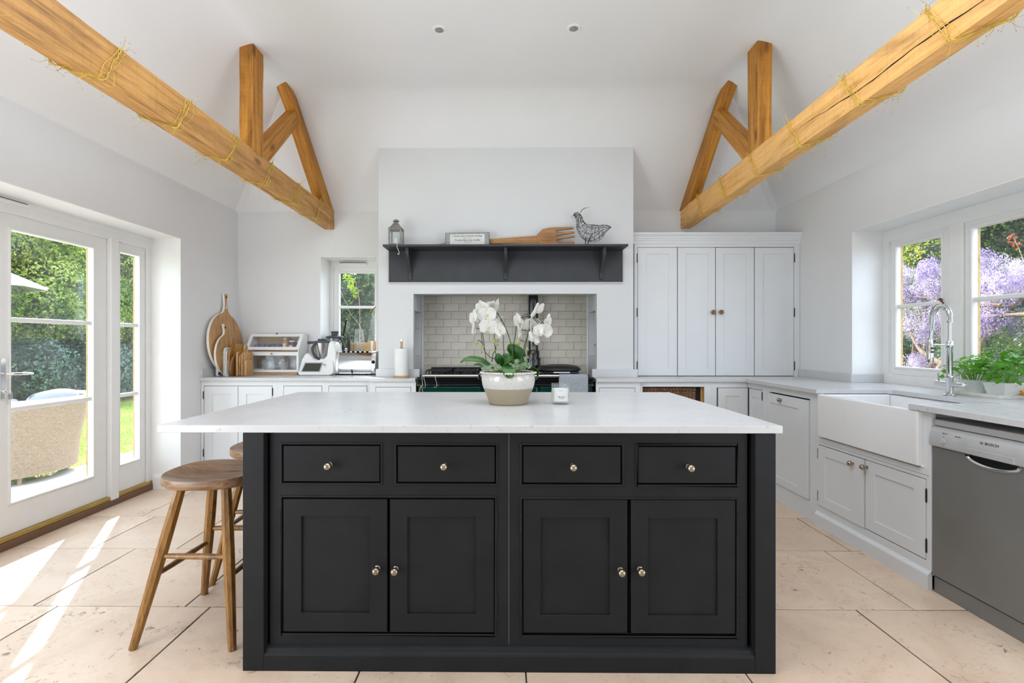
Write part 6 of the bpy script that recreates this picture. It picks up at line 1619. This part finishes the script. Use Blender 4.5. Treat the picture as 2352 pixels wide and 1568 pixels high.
def plant(name, label, cat, base, blobs, n, size, seed, mt, core_s=.86, flat=.5, trunk=None, coremt=M_core):
    t = thing(name, label, cat, base)
    V, F = leafcloud(blobs, n, size, seed, flat)
    numpy_obj('foliage', V - np.array(base), F, mt, t)
    core('inner_shade', blobs, core_s, t, coremt)  # dark solid added behind the leaves as painted interior shade
    if trunk:
        for pth, r0, r1 in trunk:
            P = spline(pth, 5); MB().tube(P, [r0 + (r1 - r0) * i / (len(P) - 1) for i in range(len(P))], 9).build('trunk', M_bark, t, smooth=60)
    return t
# lawn: grass blades nobody could count
g = np.random.default_rng(2); n = 60000
Lx = -4.70 - 6.8 * g.random(n) ** 1.3; Ly = 2.5 + 12.5 * g.random(n)
B = np.stack([Lx, Ly, np.full(n, -.135)], 1); hgt = g.uniform(.03, .065, n); an = g.uniform(0, 2 * PI, n); w_ = .010
sx_ = np.stack([np.cos(an) * w_, np.sin(an) * w_, np.zeros(n)], 1); lean = np.stack([g.normal(size=n) * .02, g.normal(size=n) * .02, hgt], 1)
V = np.stack([B - sx_, B + sx_, B + lean], 1).reshape(-1, 3)
lw = structure('lawn', MB().box(-12.5, -4.665, -6, 18, -.30, -.12), M_lawn); lw['kind'] = 'stuff'; props(lw, 'sunlit mown lawn beyond the pale patio', 'grass')
numpy_obj('grass_blade', V - np.array(lw.location), np.arange(3 * n).reshape(n, 3), M_lawn, lw)
# trees and shrubs beyond the lawn
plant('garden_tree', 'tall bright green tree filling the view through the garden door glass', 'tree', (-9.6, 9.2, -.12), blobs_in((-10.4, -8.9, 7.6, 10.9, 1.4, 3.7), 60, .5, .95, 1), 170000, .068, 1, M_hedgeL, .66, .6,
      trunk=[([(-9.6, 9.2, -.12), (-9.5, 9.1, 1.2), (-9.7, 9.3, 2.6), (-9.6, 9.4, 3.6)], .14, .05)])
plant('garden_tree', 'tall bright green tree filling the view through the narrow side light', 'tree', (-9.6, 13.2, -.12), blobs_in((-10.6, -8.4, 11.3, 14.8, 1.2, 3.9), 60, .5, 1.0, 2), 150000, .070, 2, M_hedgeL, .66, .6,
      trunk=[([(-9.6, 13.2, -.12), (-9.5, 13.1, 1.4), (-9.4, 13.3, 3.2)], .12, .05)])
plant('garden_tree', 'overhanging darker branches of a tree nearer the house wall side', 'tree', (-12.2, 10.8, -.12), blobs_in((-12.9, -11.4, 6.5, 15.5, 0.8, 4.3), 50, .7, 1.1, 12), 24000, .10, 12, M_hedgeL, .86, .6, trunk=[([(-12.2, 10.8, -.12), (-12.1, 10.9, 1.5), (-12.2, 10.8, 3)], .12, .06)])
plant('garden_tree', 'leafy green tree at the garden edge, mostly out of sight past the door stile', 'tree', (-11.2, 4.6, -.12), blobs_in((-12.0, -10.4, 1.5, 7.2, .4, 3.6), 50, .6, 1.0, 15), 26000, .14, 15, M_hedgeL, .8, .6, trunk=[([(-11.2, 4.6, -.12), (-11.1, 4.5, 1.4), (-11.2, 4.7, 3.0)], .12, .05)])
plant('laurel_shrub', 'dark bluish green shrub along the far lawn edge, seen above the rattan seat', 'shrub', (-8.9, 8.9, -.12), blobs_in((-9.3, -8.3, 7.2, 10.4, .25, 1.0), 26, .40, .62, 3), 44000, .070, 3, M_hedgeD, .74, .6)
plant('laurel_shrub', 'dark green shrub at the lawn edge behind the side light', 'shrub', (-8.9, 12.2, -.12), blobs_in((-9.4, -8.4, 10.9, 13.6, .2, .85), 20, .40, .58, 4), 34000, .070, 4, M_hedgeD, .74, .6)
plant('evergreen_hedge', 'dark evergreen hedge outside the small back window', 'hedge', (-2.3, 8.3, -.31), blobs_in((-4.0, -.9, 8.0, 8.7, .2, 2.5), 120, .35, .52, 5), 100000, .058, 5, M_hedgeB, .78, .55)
plant('bright_sprig', 'bright yellow green sprig in front of the evergreen hedge', 'shrub', (-2.28, 7.6, -.31), [((-2.34, 7.45, 2.16), (.05, .05, .09)), ((-2.30, 7.42, 2.06), (.05, .05, .05)), ((-2.40, 7.45, 2.24), (.06, .05, .05)), ((-2.28, 7.5, 1.98), (.04, .04, .05))], 200, .045, 6, M_sprig, .3, .8,
      trunk=[([(-2.28, 7.6, -.31), (-2.25, 7.56, .9), (-2.22, 7.5, 1.8), (-2.28, 7.46, 2.2)], .012, .004)])
# right hand side: wisteria on its twisted trunk in front of sunlit shrubs
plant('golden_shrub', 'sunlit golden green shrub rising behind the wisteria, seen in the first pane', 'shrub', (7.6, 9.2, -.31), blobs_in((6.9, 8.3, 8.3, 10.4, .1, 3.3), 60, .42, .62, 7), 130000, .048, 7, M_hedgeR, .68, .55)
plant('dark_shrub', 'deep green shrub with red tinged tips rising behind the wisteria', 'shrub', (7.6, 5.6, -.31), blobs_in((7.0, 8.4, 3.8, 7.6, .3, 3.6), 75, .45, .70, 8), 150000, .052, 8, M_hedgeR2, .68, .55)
plant('red_shoot', 'young shoot with red leaves above the wisteria flowers', 'shrub', (6.05, 6.05, 1.5), [((6.1, 5.98, 2.50), (.04, .04, .06)), ((6.12, 5.94, 2.41), (.04, .04, .05)), ((6.1, 6.14, 2.17), (.06, .07, .03))], 80, .038, 9, M_redleaf, .2, .8,
      trunk=[([(6.05, 6.05, 1.5), (6.05, 6.0, 1.95), (6.12, 5.86, 2.15), (6.1, 5.95, 2.5)], .010, .004)])
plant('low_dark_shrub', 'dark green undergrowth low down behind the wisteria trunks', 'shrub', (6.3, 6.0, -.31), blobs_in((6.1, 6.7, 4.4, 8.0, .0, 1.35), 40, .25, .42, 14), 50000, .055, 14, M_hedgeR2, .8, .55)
ws = thing('wisteria', 'wisteria covered in pale purple hanging flowers on a twisted trunk', 'wisteria', (4.95, 5.3, -.31))
wbl = []; rw = random.Random(21)
def rac(c, r, n_, zr): 
    for _ in range(n_): wbl.append(([c[0] + rw.uniform(-r[0], r[0]), c[1] + rw.uniform(-r[1], r[1]), c[2] + rw.uniform(-r[2], r[2])], (rw.uniform(.05, .10),) * 2 + (rw.uniform(.08, .16) * zr,)))
rac((5.25, 6.15, 1.98), (.30, .95, .20), 150, 1.0); rac((5.2, 4.55, 1.84), (.30, .85, .12), 110, 1.0)
rac((5.05, 5.95, 1.46), (.14, .20, .13), 22, 1.1); rac((5.05, 5.20, 1.50), (.16, .22, .12), 24, 1.1); rac((5.1, 4.2, 1.50), (.2, .3, .18), 20, 1.1)
rac((5.0, 5.95, 1.00), (.12, .18, .05), 9, .8); rac((5.2, 6.9, 1.5), (.2, .3, .2), 12, 1.0)
V, F = leafcloud(wbl, 105000, .0165, 31, .9, .5)
numpy_obj('flowers', V - np.array((4.95, 5.3, -.31)), F, M_wist, ws)
V, F = leafcloud([((5.5, 4.6, 1.35), (.35, 1.2, .35)), ((5.6, 4.6, .8), (.30, 1.2, .5)), ((5.5, 6.2, 2.0), (.3, .9, .2))], 9000, .055, 32, .8)
numpy_obj('foliage', V - np.array((4.95, 5.3, -.31)), F, M_hedgeR2, ws)
for i, (pth, r0, r1) in enumerate([([(5.0, 5.55, -.31), (5.02, 5.50, .4), (4.92, 5.62, .9), (5.05, 5.48, 1.25), (5.1, 5.6, 1.75)], .075, .012), ([(5.1, 5.35, -.31), (5.0, 5.60, .35), (5.12, 5.42, .85), (5.0, 5.2, 1.25), (5.15, 4.9, 1.75)], .055, .010),
                                   ([(4.95, 5.6, 1.0), (4.95, 5.95, 1.2), (5.1, 6.3, 1.6)], .032, .006), ([(5.1, 5.5, 1.42), (5.0, 5.0, 1.52), (5.1, 4.2, 1.50), (5.2, 3.2, 1.6)], .030, .008), ([(5.15, 4.4, -.31), (5.2, 4.35, .6), (5.1, 4.45, 1.5)], .05, .02), ([(5.2, 6.1, -.31), (5.1, 6.0, .5), (5.25, 6.2, 1.1), (5.1, 6.0, 1.8)], .038, .008), ([(5.05, 5.9, .95), (5.15, 5.6, 1.25), (5.0, 5.35, 1.55), (5.1, 5.0, 1.62)], .028, .015), ([(5.1, 6.5, -.31), (5.15, 6.3, .8), (5.05, 6.05, 1.75)], .032, .006), ([(5.0, 5.0, 1.62), (5.1, 5.6, 1.72), (5.0, 6.3, 1.85)], .022, .006)]):
    P = spline(pth, 6); MB().tube(P, [r0 + (r1 - r0) * q / (len(P) - 1) + .006 * math.sin(q * 1.7) for q in range(len(P))], 9).build('trunk', M_bark, ws, smooth=60)

# rattan tub seat on the patio
rs = thing('rattan_sofa', 'pale round-backed rattan garden seat with grey cushions outside the doors', 'garden seat', (-5.03, 4.87, -.10))
RC = (-5.03, 4.87); m = MB(); zz = 0
def rprof(t): return .575 + .115 * t ** 1.8
A0, A1 = math.radians(-150), math.radians(75)
m2 = MB(); v = []; f = []; na, nh = 48, 8
for i in range(nh + 1):
    t = i / nh
    for a in range(na + 1):
        an = A0 + (A1 - A0) * a / na; r_ = rprof(t) - .012
        v.append((RC[0] + r_ * math.cos(an), RC[1] + r_ * math.sin(an), -.02 + .69 * t))
for i in range(nh):
    for a in range(na): f.append((i * (na + 1) + a, i * (na + 1) + a + 1, (i + 1) * (na + 1) + a + 1, (i + 1) * (na + 1) + a))
o = m2.raw(v, f).build('back_shell', M_wickercore, rs, smooth=60); sd = o.modifiers.new('thick', 'SOLIDIFY'); sd.thickness = .012; sd.offset = 0
row = 0; z = -.02
while z < .665:
    t = (z + .02) / .69; pth = []; na = 150
    for a in range(na + 1):
        an = A0 + (A1 - A0) * a / na; r_ = rprof(t) + .004 + .0035 * math.cos(PI * a + (PI if row % 2 else 0))
        pth.append((RC[0] + r_ * math.cos(an), RC[1] + r_ * math.sin(an), z))
    m.tube(pth, .0050, 4); z += .0092; row += 1
m.build('weave', M_wicker, rs, kind='stuff', weld=False)
m = MB(); pth = [(RC[0] + .700 * math.cos(A0 + (A1 - A0) * a / 60), RC[1] + .700 * math.sin(A0 + (A1 - A0) * a / 60), .685) for a in range(61)]
m.tube(pth, .026, 10).build('rim', M_canvas, rs, smooth=60)
MB().lathe([(0, 0), (.56, 0), (.57, .02), (.57, .06), (0, .06)], (RC[0], RC[1], .20), n=48).build('seat', M_wickercore, rs, smooth=40)
MB().lathe([(0, 0), (.50, 0), (.54, .03), (.54, .10), (.50, .13), (0, .14)], (RC[0], RC[1], .262), n=48).build('cushion', M_cushion, rs, smooth=50)
for an in (-100, -30, 40, 130): MB().tube([(RC[0] + .5 * math.cos(math.radians(an)), RC[1] + .5 * math.sin(math.radians(an)), -.02), (RC[0] + .49 * math.cos(math.radians(an)), RC[1] + .49 * math.sin(math.radians(an)), -.10)], .018, 8).build('leg', M_wicker, rs)
for i, (an, h, lb) in enumerate(((-62, .60, 'grey scatter cushion nearest to the glass on the rattan seat'), (2, .62, 'grey scatter cushion leaning at the far side of the rattan seat'), (-118, .60, 'grey scatter cushion half hidden behind the door stile'))):
    a = math.radians(an); c = (RC[0] + .50 * math.cos(a), RC[1] + .50 * math.sin(a), h)
    R = Matrix.Rotation(a, 3, 'Z') @ Matrix.Rotation(.25, 3, 'Y'); m = MB(); v = []; f = []; n_ = 10
    for s_ in (1, -1):
        for p in range(n_ + 1):
            for q in range(n_ + 1):
                u, w_ = -1 + 2 * p / n_, -1 + 2 * q / n_; th = .10 * ((1 - abs(u) ** 3) * (1 - abs(w_) ** 3)) ** .6
                v.append(Vector(c) + R @ Vector((s_ * th, u * .31 * (1 - .10 * w_ * w_), w_ * .17 * (1 - .10 * u * u) - .03 * u * u)))
    for s_ in (0, 1):
        b = s_ * (n_ + 1) ** 2
        for p in range(n_):
            for q in range(n_): f.append((b + p * (n_ + 1) + q, b + p * (n_ + 1) + q + 1, b + (p + 1) * (n_ + 1) + q + 1, b + (p + 1) * (n_ + 1) + q))
    props(m.raw(v, f).build('scatter_cushion', M_cushion, smooth=70), lb, 'cushion')
# parasol in the garden
ps = thing('parasol', 'white garden parasol standing on the lawn beyond the rattan seat', 'parasol', (-8.55, 7.7, -.12))
MB().tube([(-8.55, 7.7, -.12), (-8.55, 7.7, 2.62)], .022, 10).build('pole', M_steel, ps, smooth=40)
MB().lathe([(.25, 0), (.25, .05), (.05, .08)], (-8.55, 7.7, -.12), n=24).build('base', M_zinc, ps)
m = MB(); v = [(-8.55, 7.7, 2.66)]; 
for q in range(8): a = PI / 4 * q; v.append((-8.55 + .98 * math.cos(a), 7.7 + .98 * math.sin(a), 2.18))
for q in range(8): a = PI / 4 * q; v.append((-8.55 + .97 * math.cos(a), 7.7 + .97 * math.sin(a), 2.14))
m.raw(v, [(0, q + 1, (q + 1) % 8 + 1) for q in range(8)] + [(q + 1, (q + 1) % 8 + 1, (q + 1) % 8 + 9, q + 9) for q in range(8)]).build('canopy', M_canvas, ps)
for q in range(8): a = PI / 4 * q; MB().tube([(-8.55, 7.7, 2.62), (-8.55 + .97 * math.cos(a), 7.7 + .97 * math.sin(a), 2.17)], .008, 5).build('rib', M_steel, ps)
